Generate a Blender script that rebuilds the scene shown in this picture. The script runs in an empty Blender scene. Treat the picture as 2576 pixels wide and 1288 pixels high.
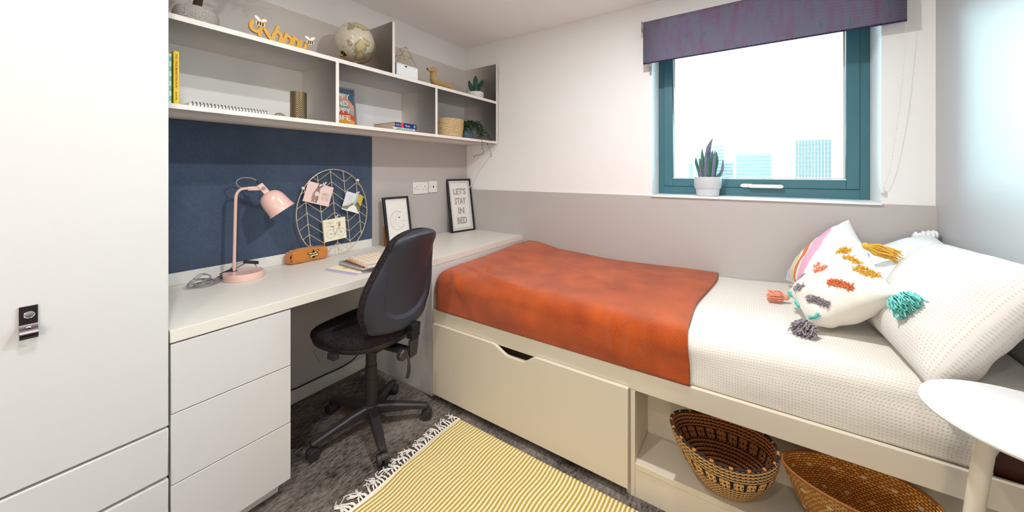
import bpy, math, random
from mathutils import Vector, Matrix
sc = bpy.context.scene
C = sc.collection
R = math.radians
rnd = random.Random(7)

# ------------------------------------------------------------ camera, light, exposure
cam = bpy.data.cameras.new('camera'); cam.sensor_width = 36.0
cam.lens = 903.0 / 2576.0 * 36.0
cam.shift_y = -(644.0 - 432.0) / 2576.0
cam.clip_start = 0.02; cam.clip_end = 5000
co = bpy.data.objects.new('camera', cam); C.objects.link(co)
co.location = (2.069, -2.353, 1.25); co.rotation_euler = (R(90), 0, R(34.0))
sc.camera = co
sc.view_settings.view_transform = 'Standard'
sc.view_settings.look = 'None'
sc.view_settings.exposure = 0.16
sc.view_settings.gamma = 1.0
sc.view_settings.use_curve_mapping = False

w = bpy.data.worlds.new('overcast_sky'); sc.world = w; w.use_nodes = True
wn = w.node_tree
wn.nodes['Background'].inputs[0].default_value = (0.60, 0.91, 1.0, 1)
wn.nodes['Background'].inputs[1].default_value = 18.0

def area(name, loc, size, power, col, rot=(0, 0, 0), spread=180):
    l = bpy.data.lights.new(name, 'AREA'); l.shape = 'DISK'; l.size = size; l.energy = power; l.color = col
    l.spread = R(spread)
    o = bpy.data.objects.new(name, l); C.objects.link(o); o.location = loc; o.rotation_euler = rot
    return o
area('downlight_lamp', (1.28, -2.22, 2.298), 0.07, 10.5, (1.0, 0.985, 0.965))
area('downlight_lamp', (1.95, -3.05, 2.298), 0.07, 8, (1.0, 0.97, 0.93))
area('downlight_lamp', (1.75, -1.15, 2.298), 0.07, 22, (0.975, 0.99, 1.0))

# ------------------------------------------------------------ materials
def lin(c):
    return tuple((x/255/12.92 if x/255 <= 0.04045 else ((x/255+0.055)/1.055)**2.4) for x in c)

class N:
    """small helper around a material's node tree"""
    def __init__(s, name):
        s.m = bpy.data.materials.new(name); s.m.use_nodes = True
        s.t = s.m.node_tree; s.b = s.t.nodes['Principled BSDF']; s.out = s.t.nodes['Material Output']
    def n(s, typ, **k):
        o = s.t.nodes.new(typ)
        for a, v in k.items(): setattr(o, a, v)
        return o
    def l(s, a, b): s.t.links.new(a, b)
    def val(s, x, sock):
        if isinstance(x, (int, float)): sock.default_value = x
        else: s.l(x, sock)
    def math(s, op, a, b=0.0, c=0.0):
        o = s.n('ShaderNodeMath', operation=op)
        s.val(a, o.inputs[0]); s.val(b, o.inputs[1]); s.val(c, o.inputs[2])
        return o.outputs[0]
    def coord(s, kind='Object'):
        return s.n('ShaderNodeTexCoord').outputs[kind]
    def sep(s, v):
        o = s.n('ShaderNodeSeparateXYZ'); s.l(v, o.inputs[0]); return o.outputs
    def noise(s, scale, detail=3.0, vec=None, rough=0.5):
        o = s.n('ShaderNodeTexNoise'); o.inputs['Scale'].default_value = scale
        o.inputs['Detail'].default_value = detail; o.inputs['Roughness'].default_value = rough
        s.l(vec if vec is not None else s.coord(), o.inputs['Vector']); return o.outputs['Fac']
    def scale(s, v, xyz):
        o = s.n('ShaderNodeMapping'); o.inputs['Scale'].default_value = xyz; s.l(v, o.inputs['Vector']); return o.outputs[0]
    def mix(s, f, a, b):
        o = s.n('ShaderNodeMix', data_type='RGBA')
        s.val(f, o.inputs[0])
        for x, i in ((a, 6), (b, 7)):
            if isinstance(x, tuple): o.inputs[i].default_value = (*x, 1) if len(x) == 3 else x
            else: s.l(x, o.inputs[i])
        return o.outputs[2]
    def ramp(s, f, a, b):
        o = s.n('ShaderNodeMapRange'); s.val(f, o.inputs[0]); o.inputs[1].default_value = a; o.inputs[2].default_value = b
        return o.outputs[0]
    def col(s, c):
        if isinstance(c, tuple): s.b.inputs['Base Color'].default_value = (*c, 1)
        else: s.l(c, s.b.inputs['Base Color'])
    def bump(s, h, strength=0.3, dist=0.002):
        o = s.n('ShaderNodeBump'); o.inputs['Strength'].default_value = strength; o.inputs['Distance'].default_value = dist
        s.l(h, o.inputs['Height']); s.l(o.outputs[0], s.b.inputs['Normal'])
    def set(s, **k):
        for a, v in k.items(): s.b.inputs[a.replace('_', ' ')].default_value = v

def simple(name, c, rough=0.5, metal=0.0, var=0.06, nscale=30, bump=0.0, bscale=200, bdist=0.001, spec=0.5, sheen=0.0, coat=0.0):
    a = N(name); L = lin(c)
    f = a.noise(nscale)
    a.col(a.mix(f, tuple(x*(1-var) for x in L), tuple(min(1, x*(1+var)) for x in L)))
    a.set(Roughness=rough, Metallic=metal, Specular_IOR_Level=spec)
    if sheen: a.set(Sheen_Weight=sheen)
    if coat: a.set(Coat_Weight=coat, Coat_Roughness=0.1)
    if bump: a.bump(a.noise(bscale), bump, bdist)
    return a.m

M = {}
M['wall'] = simple('wall_paint', (240, 239, 238), 0.75, var=0.015, nscale=3, bump=0.08, bscale=350)
M['ceiling'] = simple('ceiling_paint', (250, 249, 249), 0.85, var=0.01, nscale=2)
M['panel'] = simple('greige_laminate', (187, 182, 179), 0.45, var=0.012, nscale=6)
M['shelf'] = simple('shelf_laminate', (216, 210, 204), 0.45, var=0.015, nscale=8)
M['shelf_edge'] = simple('shelf_edge_band', (236, 230, 224), 0.45, var=0.01)
M['furn'] = simple('warm_white_laminate', (212, 210, 209), 0.38, var=0.01, nscale=4)
M['desk'] = simple('desk_laminate', (226, 221, 212), 0.4, var=0.012, nscale=5)
M['bed'] = simple('warm_lit_bed_laminate', (214, 204, 184), 0.42, var=0.012, nscale=5)  # same laminate as the furniture, with warm light tinted into the colour
M['bed_in'] = simple('bed_inner_board', (196, 182, 160), 0.5, var=0.03, nscale=9)
M['dark_gap'] = simple('dark_recess', (40, 36, 34), 0.8)
M['white_plastic'] = simple('white_plastic', (232, 230, 228), 0.35, var=0.01)
M['white_trim'] = simple('white_trim', (228, 226, 222), 0.5, var=0.01)
M['steel'] = simple('dark_nickel', (70, 64, 66), 0.28, metal=1.0, var=0.05)
M['chrome'] = simple('chrome', (200, 200, 205), 0.15, metal=1.0)
M['black'] = simple('black_plastic', (28, 28, 31), 0.45, var=0.05)
M['chair_plastic'] = simple('charcoal_plastic', (46, 49, 60), 0.46, var=0.06, nscale=60, bump=0.12, bscale=500, bdist=0.0005)
M['chair_base'] = simple('black_nylon', (46, 42, 43), 0.48, var=0.05, bump=0.1, bscale=500, bdist=0.0005)
M['blackframe'] = simple('black_painted_wood', (22, 24, 34), 0.35, var=0.05)
M['paper'] = simple('white_card', (236, 233, 228), 0.7, var=0.01)
M['pink'] = simple('pink_enamel', (240, 198, 186), 0.22, var=0.01, coat=0.5)
M['brass'] = simple('brushed_brass', (205, 160, 80), 0.25, metal=1.0)
M['goldwire'] = simple('champagne_wire', (214, 200, 172), 0.35, metal=0.35)
M['frame_tinted'] = simple('bloom_tinted_window_profile', (58, 110, 122), 0.42, var=0.03)  # anthracite profile; the cyan daylight bloom is mixed into its colour
M['sill'] = simple('white_sill', (238, 240, 240), 0.4, var=0.005)
M['ochre'] = simple('ochre_velvet', (196, 122, 44), 0.85, var=0.12, nscale=14, bump=0.2, bscale=400, sheen=0.5)
M['linen'] = simple('cream_cotton', (228, 221, 211), 0.9, var=0.02, nscale=20, bump=0.3, bscale=260, bdist=0.001, sheen=0.2)
M['white_cotton'] = simple('white_cotton', (238, 242, 244), 0.85, var=0.01, bump=0.2, bscale=200, sheen=0.2)
M['mustard_yarn'] = simple('mustard_yarn', (228, 178, 70), 0.9, var=0.25, nscale=150)
M['coral_yarn'] = simple('coral_yarn', (240, 156, 128), 0.9, var=0.2, nscale=150)
M['orange_yarn'] = simple('burnt_orange_yarn', (228, 130, 84), 0.9, var=0.2, nscale=150)
M['grey_yarn'] = simple('grey_yarn', (158, 146, 152), 0.9, var=0.35, nscale=150)
M['teal_yarn'] = simple('teal_yarn', (122, 208, 200), 0.9, var=0.2, nscale=150)
M['white_yarn'] = simple('white_yarn', (236, 230, 222), 0.9, var=0.08, nscale=100)
M['mustard'] = simple('mustard_paint', (224, 168, 58), 0.5, var=0.05)
M['cable_grey'] = simple('grey_fabric_cable', (150, 148, 150), 0.7, var=0.2, nscale=300)
M['brown_hide'] = simple('brown_vinyl', (70, 34, 22), 0.4, var=0.3, nscale=8, bump=0.4, bscale=20, bdist=0.004)
M['brown_bark'] = simple('dark_trunk', (60, 38, 32), 0.75, var=0.2, nscale=40, bump=0.5, bscale=60, bdist=0.003)
M['soil'] = simple('bark_chips', (92, 66, 48), 0.95, var=0.5, nscale=120, bump=0.8, bscale=120, bdist=0.004)
M['cactus'] = simple('cactus_green', (34, 82, 62), 0.55, var=0.2, nscale=40, bump=0.3, bscale=120)
M['leaf'] = simple('ivy_green', (48, 74, 54), 0.5, var=0.3, nscale=60)
M['leaf_light'] = simple('light_ivy_green', (92, 122, 90), 0.5, var=0.3, nscale=60)
M['stem'] = simple('stem_brown', (70, 62, 44), 0.7)
M['succulent'] = simple('blue_green_cactus', (74, 122, 104), 0.6, var=0.35, nscale=90, bump=0.5, bscale=120)
M['succ_tip'] = simple('mauve_cactus_tip', (120, 124, 150), 0.6, var=0.2, nscale=90, bump=0.4, bscale=120)
M['pot_white'] = simple('white_ceramic', (226, 222, 216), 0.5, var=0.02)
M['pot_grey'] = simple('pale_grey_ceramic', (206, 206, 210), 0.5, var=0.03)
M['pot_blue'] = simple('blue_grey_glaze', (74, 94, 108), 0.4, var=0.4, nscale=50, bump=0.3, bscale=60)
M['dog'] = simple('carved_tan_resin', (190, 156, 104), 0.75, var=0.25, nscale=70, bump=0.9, bscale=120, bdist=0.003)
M['glassy_white'] = simple('glossy_white_lacquer', (240, 244, 246), 0.2, var=0.005)
M['table_white'] = simple('white_powder_coat', (224, 223, 221), 0.4, var=0.01)
M['table_leg'] = simple('cream_powder_coat', (226, 216, 196), 0.4, var=0.01)
M['lightdisc'] = N('lamp_diffuser').m
_b = M['lightdisc'].node_tree.nodes['Principled BSDF']
_b.inputs['Emission Color'].default_value = (1, 0.9, 0.78, 1); _b.inputs['Emission Strength'].default_value = 6

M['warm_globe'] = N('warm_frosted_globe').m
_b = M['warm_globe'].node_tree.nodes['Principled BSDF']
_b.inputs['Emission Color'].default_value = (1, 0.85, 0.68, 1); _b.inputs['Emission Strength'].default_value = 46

# carpet
a = N('charcoal_carpet')
v = a.coord()
s1 = a.noise(90, 4, a.scale(v, (1.0, 0.35, 1)), 0.7); s2 = a.noise(6, 3, a.scale(v, (1, 0.5, 1))); s3 = a.noise(420, 2)
f = a.math('ADD', a.math('MULTIPLY', s1, 0.5), a.math('ADD', a.math('MULTIPLY', s2, 0.3), a.math('MULTIPLY', s3, 0.3)))
a.col(a.mix(a.ramp(f, 0.43, 0.66), lin((36, 31, 31)), lin((150, 139, 130))))
a.set(Roughness=0.95, Specular_IOR_Level=0.1); a.bump(s3, 0.6, 0.004); M['carpet'] = a.m

# blue felt pinboard
a = N('navy_felt')
s1 = a.noise(260, 3); s2 = a.noise(12, 2)
a.col(a.mix(a.math('ADD', a.math('MULTIPLY', s1, 0.75), a.math('MULTIPLY', s2, 0.25)), lin((48, 60, 82)), lin((94, 108, 128))))
a.set(Roughness=0.95, Specular_IOR_Level=0.1); a.bump(s1, 0.3, 0.001); M['felt'] = a.m

# chair fabric
a = N('black_fleck_fabric')
s1 = a.noise(330, 4, rough=0.8)
a.col(a.mix(a.ramp(s1, 0.48, 0.72), lin((26, 23, 26)), lin((96, 84, 86))))
a.set(Roughness=0.95, Specular_IOR_Level=0.15); a.bump(s1, 0.5, 0.002); M['chair_fabric'] = a.m

# throw
a = N('rust_orange_chenille')
s1 = a.noise(290, 4, a.scale(a.coord('UV'), (1, 2.4, 1)), 0.8); s2 = a.noise(7, 2)
a.col(a.mix(a.ramp(a.math('ADD', a.math('MULTIPLY', s1, 0.8), a.math('MULTIPLY', s2, 0.2)), 0.38, 0.62), lin((124, 34, 6)), lin((230, 104, 22))))
a.set(Roughness=0.9, Sheen_Weight=0.25, Specular_IOR_Level=0.1); a.bump(s1, 0.8, 0.004); M['throw'] = a.m

# waffle weave (uv in metres)
def waffle(name, c, period, strength):
    a = N(name); u = a.sep(a.coord('UV'))
    k = 2*math.pi/period
    sx = a.math('SINE', a.math('MULTIPLY', u[0], k)); sy = a.math('SINE', a.math('MULTIPLY', u[1], k*0.9))
    d = a.ramp(a.math('ADD', sx, sy), 0.5, 1.9)                      # one dimple per cell
    h = a.math('SUBTRACT', a.math('MULTIPLY', a.noise(260), 0.25), d)
    L = lin(c)
    a.col(a.mix(d, L, tuple(x*0.80 for x in L)))  # dimple shade is darkened into the cotton colour
    a.set(Roughness=0.9, Sheen_Weight=0.1, Specular_IOR_Level=0.2); a.bump(h, strength, 0.0015); return a.m
M['waffle'] = waffle('cream_waffle_cotton', (228, 223, 214), 0.0084, 0.35)
M['waffle_big'] = waffle('cream_waffle_cotton_pillow', (222, 217, 210), 0.0094, 0.4)

# herringbone blind (uv in metres)
a = N('herringbone_blind_fabric'); u = a.sep(a.coord('UV'))
tri = a.math('PINGPONG', u[0], 0.0105)
ph = a.math('FRACT', a.math('DIVIDE', a.math('ADD', u[1], a.math('MULTIPLY', tri, 0.75)), 0.0072))
st = a.ramp(a.math('PINGPONG', ph, 0.5), 0.12, 0.34)
nz = a.noise(26, 3, a.scale(a.coord('UV'), (1, 0.22, 1))); nz2 = a.noise(38, 3, a.scale(a.coord('UV'), (1, 0.3, 1.0)))
base = a.mix(a.ramp(nz, 0.46, 0.72), lin((142, 140, 160)), lin((152, 112, 142)))
base = a.mix(a.ramp(nz2, 0.60, 0.80), base, lin((84, 148, 136)))
a.col(a.mix(st, lin((54, 52, 76)), base)); a.set(Roughness=0.9, Specular_IOR_Level=0.15); a.bump(st, 0.3, 0.001); M['blind'] = a.m

# rug (stripes are ribs in the mesh; colour follows object x)
a = N('mustard_stripe_cotton'); o = a.sep(a.coord('UV'))
st = a.ramp(a.math('PINGPONG', a.math('FRACT', a.math('DIVIDE', o[0], 0.0155)), 0.5), 0.20, 0.30)
wv = a.ramp(a.math('SINE', a.math('MULTIPLY', o[1], 900)), -0.6, 0.2)
nz = a.noise(220, 3)
a.col(a.mix(st, a.mix(wv, lin((198, 174, 92)), lin((172, 146, 52))), a.mix(nz, lin((234, 218, 178)), lin((252, 240, 210)))))
a.set(Roughness=0.95, Specular_IOR_Level=0.1); a.bump(a.math('ADD', nz, wv), 0.4, 0.002); M['rug'] = a.m

# seagrass weave (uv)
def weave(name, c1, c2, c3, nu, nv, spots=False):
    a = N(name); u = a.sep(a.coord('UV'))
    row = a.math('FLOOR', a.math('MULTIPLY', u[1], nv))
    x = a.math('FRACT', a.math('ADD', a.math('MULTIPLY', u[0], nu), a.math('MULTIPLY', row, 0.5)))
    y = a.math('FRACT', a.math('MULTIPLY', u[1], nv))
    h = a.math('MULTIPLY', a.math('SINE', a.math('MULTIPLY', x, math.pi)), a.math('SINE', a.math('MULTIPLY', y, math.pi)))
    cell = a.n('ShaderNodeTexWhiteNoise'); cell.noise_dimensions = '2D'
    cb = a.n('ShaderNodeCombineXYZ'); a.l(a.math('FLOOR', a.math('ADD', a.math('MULTIPLY', u[0], nu), a.math('MULTIPLY', row, 0.5))), cb.inputs[0]); a.l(row, cb.inputs[1])
    a.l(cb.outputs[0], cell.inputs['Vector'])
    c = a.mix(cell.outputs[0], lin(c2), lin(c1))
    a.col(a.mix(a.ramp(h, 0.05, 0.4), lin(c3), c)); a.set(Roughness=0.7); a.bump(h, 0.9, 0.004); return a.m
M['seagrass'] = weave('seagrass_weave', (214, 186, 142), (170, 138, 96), (86, 62, 38), 34, 15)
M['bamboo'] = weave('split_bamboo_weave', (238, 184, 92), (196, 132, 54), (136, 80, 30), 74, 24)

# face/vertex painted colours (weave patterns, prints)
def painted(name, rough=0.7, bump=0.0, bscale=200, fiber=0.0):
    a = N(name); at = a.n('ShaderNodeAttribute'); at.attribute_name = 'Col'
    if fiber:
        a.col(a.mix(a.math('MULTIPLY', a.noise(bscale), fiber), at.outputs['Color'], lin((60, 40, 30))))
    else: a.col(at.outputs['Color'])
    a.set(Roughness=rough, Specular_IOR_Level=0.3)
    if bump: a.bump(a.noise(bscale), bump, 0.002)
    return a.m
M['print'] = painted('printed_ink', 0.65)
M['coil'] = painted('woven_coil', 0.75, 0.5, 220, 0.14)
M['cushion_print'] = painted('printed_cotton', 0.9, 0.25, 260)

# brass herringbone vase
a = N('black_brass_herringbone'); u = a.sep(a.coord('UV'))
tri = a.math('PINGPONG', a.math('ADD', u[0], 0.1), 0.25)
ph = a.math('PINGPONG', a.math('FRACT', a.math('MULTIPLY', a.math('ADD', u[1], a.math('MULTIPLY', tri, 1.3)), 15)), 0.5)
st = a.ramp(ph, 0.24, 0.30)
a.col(a.mix(st, lin((26, 22, 20)), lin((176, 152, 108)))); a.l(a.math('MULTIPLY', st, 0.8), a.b.inputs['Metallic'])
a.set(Roughness=0.35); a.bump(st, 0.5, 0.001); M['vase'] = a.m

# globe
a = N('antique_globe_print'); v = a.coord()
n1 = a.noise(8.5, 5, v); n2 = a.noise(60, 2, v); u = a.sep(a.coord('UV'))
land = a.ramp(n1, 0.50, 0.53); coast = a.math('MULTIPLY', a.ramp(n1, 0.485, 0.505), a.math('SUBTRACT', 1, a.ramp(n1, 0.515, 0.54)))
c = a.mix(land, lin((214, 208, 186)), lin((206, 190, 142)))
c = a.mix(a.math('MULTIPLY', coast, 0.7), c, lin((120, 112, 84)))
ink = a.ramp(n2, 0.70, 0.72); c = a.mix(a.math('MULTIPLY', ink, 0.7), c, lin((104, 92, 66)))
g1 = a.ramp(a.math('PINGPONG', a.math('FRACT', a.math('MULTIPLY', u[0], 24)), 0.5), 0.0, 0.035); g2 = a.ramp(a.math('PINGPONG', a.math('FRACT', a.math('MULTIPLY', u[1], 12)), 0.5), 0.0, 0.03)
c = a.mix(a.math('MULTIPLY', a.math('SUBTRACT', 1, a.math('MULTIPLY', g1, g2)), 0.3), c, lin((120, 110, 84)))
a.col(c); a.set(Roughness=0.3, Coat_Weight=0.4); M['globe'] = a.m

# knitted/knotted pot
a = N('pebbled_grey_pot'); v = a.coord()
vo = a.n('ShaderNodeTexVoronoi'); vo.feature = 'DISTANCE_TO_EDGE'; vo.inputs['Scale'].default_value = 190; a.l(a.scale(v, (1, 1, 0.8)), vo.inputs['Vector'])
h = a.ramp(vo.outputs['Distance'], 0.0, 0.18)
a.col(a.mix(h, lin((170, 162, 152)), lin((208, 202, 194)))); a.set(Roughness=0.85); a.bump(h, 0.6, 0.003); M['pebble'] = a.m

# window glass: thin pane
a = N('window_glass'); t = a.t
tr = a.n('ShaderNodeBsdfTransparent'); gl = a.n('ShaderNodeBsdfGlossy'); gl.inputs['Roughness'].default_value = 0.02
tr.inputs[0].default_value = (0.93, 0.97, 0.97, 1)
fr = a.n('ShaderNodeFresnel'); fr.inputs[0].default_value = 1.45; mx = a.n('ShaderNodeMixShader')
a.l(fr.outputs[0], mx.inputs[0]); a.l(tr.outputs[0], mx.inputs[1]); a.l(gl.outputs[0], mx.inputs[2]); a.l(mx.outputs[0], a.out.inputs[0])
M['glass'] = a.m
M['tower_a'] = simple('hazed_grey_facade', (104, 107, 104), 0.8, var=0.04, nscale=0.2)  # distance haze is mixed into the tower and ground colours
M['tower_b'] = simple('hazed_blue_grey_facade', (88, 94, 94), 0.8, var=0.05, nscale=0.3)
M['tower_fin'] = simple('facade_fins', (104, 107, 104), 0.8, var=0.03)
M['tower_glass'] = simple('facade_windows', (70, 78, 80), 0.5, var=0.06)
M['city_ground'] = simple('distant_city_ground', (108, 110, 108), 0.9, var=0.04, nscale=0.01)

# ------------------------------------------------------------ mesh helpers
class B:
    """collects geometry and links it as ONE mesh object"""
    def __init__(s): s.v = []; s.f = []; s.c = []; s.uv = []; s.mi = []
    def add(s, vs, fs, col=None, uvs=None, mi=0):
        k = len(s.v); s.v += [tuple(p) for p in vs]
        for i, f in enumerate(fs):
            s.f.append([k+j for j in f]); s.mi.append(mi)
            s.c.append(col[i] if isinstance(col, list) else col)
            s.uv.append(uvs[i] if uvs else None)
        return s
    def box(s, x0, x1, y0, y1, z0, z1, mi=0, T=None):
        vs = [(x, y, z) for z in (z0, z1) for y in (y0, y1) for x in (x0, x1)]
        if T: vs = [T @ Vector(p) for p in vs]
        fs = [(0, 2, 3, 1), (4, 5, 7, 6), (0, 1, 5, 4), (2, 6, 7, 3), (0, 4, 6, 2), (1, 3, 7, 5)]
        return s.add(vs, fs, mi=mi)
    def tube(s, pts, r, n=8, cap=True, closed=False, mi=0):
        pts = [Vector(p) for p in pts]; m = len(pts); rr = r if isinstance(r, (list, tuple)) else [r]*m
        vs = []; up = None
        for i, p in enumerate(pts):
            if closed: d = pts[(i+1) % m]-pts[i-1]
            else: d = pts[min(i+1, m-1)]-pts[max(i-1, 0)]
            d.normalize()
            if up is None:
                up = Vector((0, 0, 1)) if abs(d.z) < 0.9 else Vector((1, 0, 0))
            up = (up-d*up.dot(d))
            if up.length < 1e-6: up = d.orthogonal()
            up.normalize(); sd = d.cross(up)
            for k in range(n):
                t = 2*math.pi*k/n; vs.append(p+(up*math.cos(t)+sd*math.sin(t))*rr[i])
        fs = []
        for i in range(m if closed else m-1):
            j = (i+1) % m
            for k in range(n):
                l = (k+1) % n; fs.append((i*n+k, i*n+l, j*n+l, j*n+k))
        if cap and not closed:
            fs.append(tuple(reversed(range(n)))); fs.append(tuple((m-1)*n+k for k in range(n)))
        return s.add(vs, fs, mi=mi)
    def lathe(s, prof, n=32, T=None, uv=False, sx=1, sy=1, col=None, mi=0):
        vs = []; m = len(prof)
        for r, z in prof:
            for k in range(n):
                t = 2*math.pi*k/n; p = Vector((r*sx*math.cos(t), r*sy*math.sin(t), z)); vs.append(T @ p if T else p)
        fs = []; uvs = []
        L = [0.0]
        for i in range(1, m): L.append(L[-1]+math.dist(prof[i], prof[i-1]))
        tot = L[-1] or 1
        for i in range(m-1):
            for k in range(n):
                l = (k+1) % n; fs.append((i*n+k, i*n+l, (i+1)*n+l, (i+1)*n+k))
                a0, a1 = k/n, (k+1)/n; b0, b1 = L[i]/tot, L[i+1]/tot
                uvs.append([(a0, b0), (a1, b0), (a1, b1), (a0, b1)])
        if prof[0][0] > 1e-5: fs.append(tuple(reversed(range(n)))); uvs.append([(0, 0)]*n)
        if prof[-1][0] > 1e-5: fs.append(tuple((m-1)*n+k for k in range(n))); uvs.append([(0, 0)]*n)
        return s.add(vs, fs, uvs=uvs, col=[col]*len(fs) if col else None, mi=mi)
    def grid(s, fn, nu, nv, uvfn=None, colfn=None, wrap=False, mi=0):
        vs = []; nn = nu if wrap else nu+1
        for j in range(nv+1):
            for i in range(nn): vs.append(fn(i/nu, j/nv))
        fs = []; uvs = []; cs = []
        for j in range(nv):
            for i in range(nu):
                i2 = (i+1) % nn
                fs.append((j*nn+i, j*nn+i2, (j+1)*nn+i2, (j+1)*nn+i))
                q = [(i/nu, j/nv), ((i+1)/nu, j/nv), ((i+1)/nu, (j+1)/nv), (i/nu, (j+1)/nv)]
                uvs.append([uvfn(*z) for z in q] if uvfn else q)
                cs.append(colfn((i+.5)/nu, (j+.5)/nv) if colfn else None)
        return s.add(vs, fs, uvs=uvs, col=cs, mi=mi)
    def prism(s, poly, h0, h1, T=None, mi=0):
        """poly in local xy, extruded along local z"""
        n = len(poly); vs = [Vector((x, y, h0)) for x, y in poly]+[Vector((x, y, h1)) for x, y in poly]
        if T: vs = [T @ p for p in vs]
        fs = [tuple(reversed(range(n))), tuple(range(n, 2*n))]+[(i, (i+1) % n, n+(i+1) % n, n+i) for i in range(n)]
        return s.add(vs, fs, mi=mi)
    def sphere(s, c, r, n=12, m=8, T=None):
        rx, ry, rz = r if isinstance(r, tuple) else (r, r, r); vs = []; c = Vector(c)
        for j in range(m+1):
            ph = math.pi*j/m
            for i in range(n):
                t = 2*math.pi*i/n; p = Vector((rx*math.sin(ph)*math.cos(t), ry*math.sin(ph)*math.sin(t), -rz*math.cos(ph)))
                vs.append((T @ p if T else p)+c)
        fs = [(j*n+i, j*n+(i+1) % n, (j+1)*n+(i+1) % n, (j+1)*n+i) for j in range(m) for i in range(n)]
        uvs = [[(i/n, j/m), ((i+1)/n, j/m), ((i+1)/n, (j+1)/m), (i/n, (j+1)/m)] for j in range(m) for i in range(n)]
        return s.add(vs, fs, uvs=uvs)
    def build(s, name, mat, parent=None, bevel=0.0, smooth=True, angle=35, label=None, kind=None, seg=2, offset=None):
        me = bpy.data.meshes.new(name)
        vs = s.v
        if offset: vs = [(p[0]-offset[0], p[1]-offset[1], p[2]-offset[2]) for p in vs]
        me.from_pydata(vs, [], s.f)
        for m_ in (mat if isinstance(mat, (list, tuple)) else [mat]): me.materials.append(m_)
        if any(s.mi): me.polygons.foreach_set('material_index', s.mi)
        if any(u is not None for u in s.uv):
            ul = me.uv_layers.new(name='UVMap'); d = []
            for f, u in zip(s.f, s.uv):
                for k in range(len(f)): d += list(u[k]) if u else [0, 0]
            ul.data.foreach_set('uv', d)
        if any(c is not None for c in s.c):
            at = me.color_attributes.new('Col', 'FLOAT_COLOR', 'CORNER'); d = []
            for f, c in zip(s.f, s.c):
                c = c or (1, 1, 1)
                d += [c[0], c[1], c[2], 1]*len(f)
            at.data.foreach_set('color', d)
        me.validate(clean_customdata=False)
        import bmesh
        bm = bmesh.new(); bm.from_mesh(me)
        bmesh.ops.remove_doubles(bm, verts=bm.verts, dist=1e-6)
        bmesh.ops.recalc_face_normals(bm, faces=bm.faces); bm.to_mesh(me); bm.free()
        if smooth:
            me.polygons.foreach_set('use_smooth', [True]*len(me.polygons)); me.set_sharp_from_angle(angle=R(angle))
        o = bpy.data.objects.new(name, me); C.objects.link(o)
        if parent: o.parent = parent
        if bevel:
            b = o.modifiers.new('bevel', 'BEVEL'); b.width = bevel; b.segments = seg; b.limit_method = 'ANGLE'; b.angle_limit = R(40)
        if label: o['label'] = label
        if kind: o['kind'] = kind
        return o

def thing(name, label, cat, loc=(0, 0, 0), rz=0.0, group=None):
    o = bpy.data.objects.new(name, None); C.objects.link(o); o.empty_display_size = 0.05
    o.location = loc; o.rotation_euler = (0, 0, rz); o['label'] = label; o['category'] = cat
    if group: o['group'] = group
    return o
def tag(o, label, cat, group=None):
    o['label'] = label; o['category'] = cat
    if group: o['group'] = group
    return o
def struct(name, b, mat, bevel=0.0, label=None, parent=None):
    o = b.build(name, mat, parent, bevel=bevel)
    if parent is None: o['kind'] = 'structure'
    if label: o['label'] = label
    return o
def copy_tree(o, parent=None):
    c = o.copy(); C.objects.link(c); c.parent = parent
    for ch in [x for x in o.children]: copy_tree(ch, c)
    return c
def sm(e0, e1, x):
    t = max(0.0, min(1.0, (x-e0)/(e1-e0))); return t*t*(3-2*t)
def frameT(o, ux, uy, uz=None):
    """matrix from local axes to world"""
    ux = Vector(ux).normalized(); uy = Vector(uy).normalized(); uz = Vector(uz).normalized() if uz else ux.cross(uy).normalized()
    return Matrix(((ux.x, uy.x, uz.x, o[0]), (ux.y, uy.y, uz.y, o[1]), (ux.z, uy.z, uz.z, o[2]), (0, 0, 0, 1)))
def spline(pts, n=8, closed=False):
    P = [Vector(p) for p in pts]; m = len(P); out = []
    for i in range(m if closed else m-1):
        if closed: p0, p1, p2, p3 = P[i-1], P[i], P[(i+1) % m], P[(i+2) % m]
        else: p0, p1, p2, p3 = P[max(i-1, 0)], P[i], P[i+1], P[min(i+2, m-1)]
        for k in range(n):
            t = k/n; out.append(0.5*((2*p1)+(p2-p0)*t+(2*p0-5*p1+4*p2-p3)*t*t+(3*p1-p0-3*p2+p3)*t**3))
    if not closed: out.append(P[-1])
    return out

_fc = {}
def glyphs(txt, bold=0.0):
    """text outline as 2D mesh data: verts, faces, width"""
    if (txt, bold) in _fc: return _fc[(txt, bold)]
    cu = bpy.data.curves.new('t', 'FONT'); cu.body = txt; cu.size = 1.0; cu.resolution_u = 3; cu.offset = bold
    o = bpy.data.objects.new('t', cu); C.objects.link(o)
    dg = bpy.context.evaluated_depsgraph_get(); me = bpy.data.meshes.new_from_object(o.evaluated_get(dg))
    vs = [(v.co.x, v.co.y) for v in me.vertices]; fs = [tuple(p.vertices) for p in me.polygons]
    bpy.data.objects.remove(o); bpy.data.curves.remove(cu); bpy.data.meshes.remove(me)
    x0 = min(v[0] for v in vs); x1 = max(v[0] for v in vs); y0 = min(v[1] for v in vs); y1 = max(v[1] for v in vs)
    _fc[(txt, bold)] = ([((x-x0), (y-y0)) for x, y in vs], fs, x1-x0, y1-y0)
    return _fc[(txt, bold)]

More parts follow.
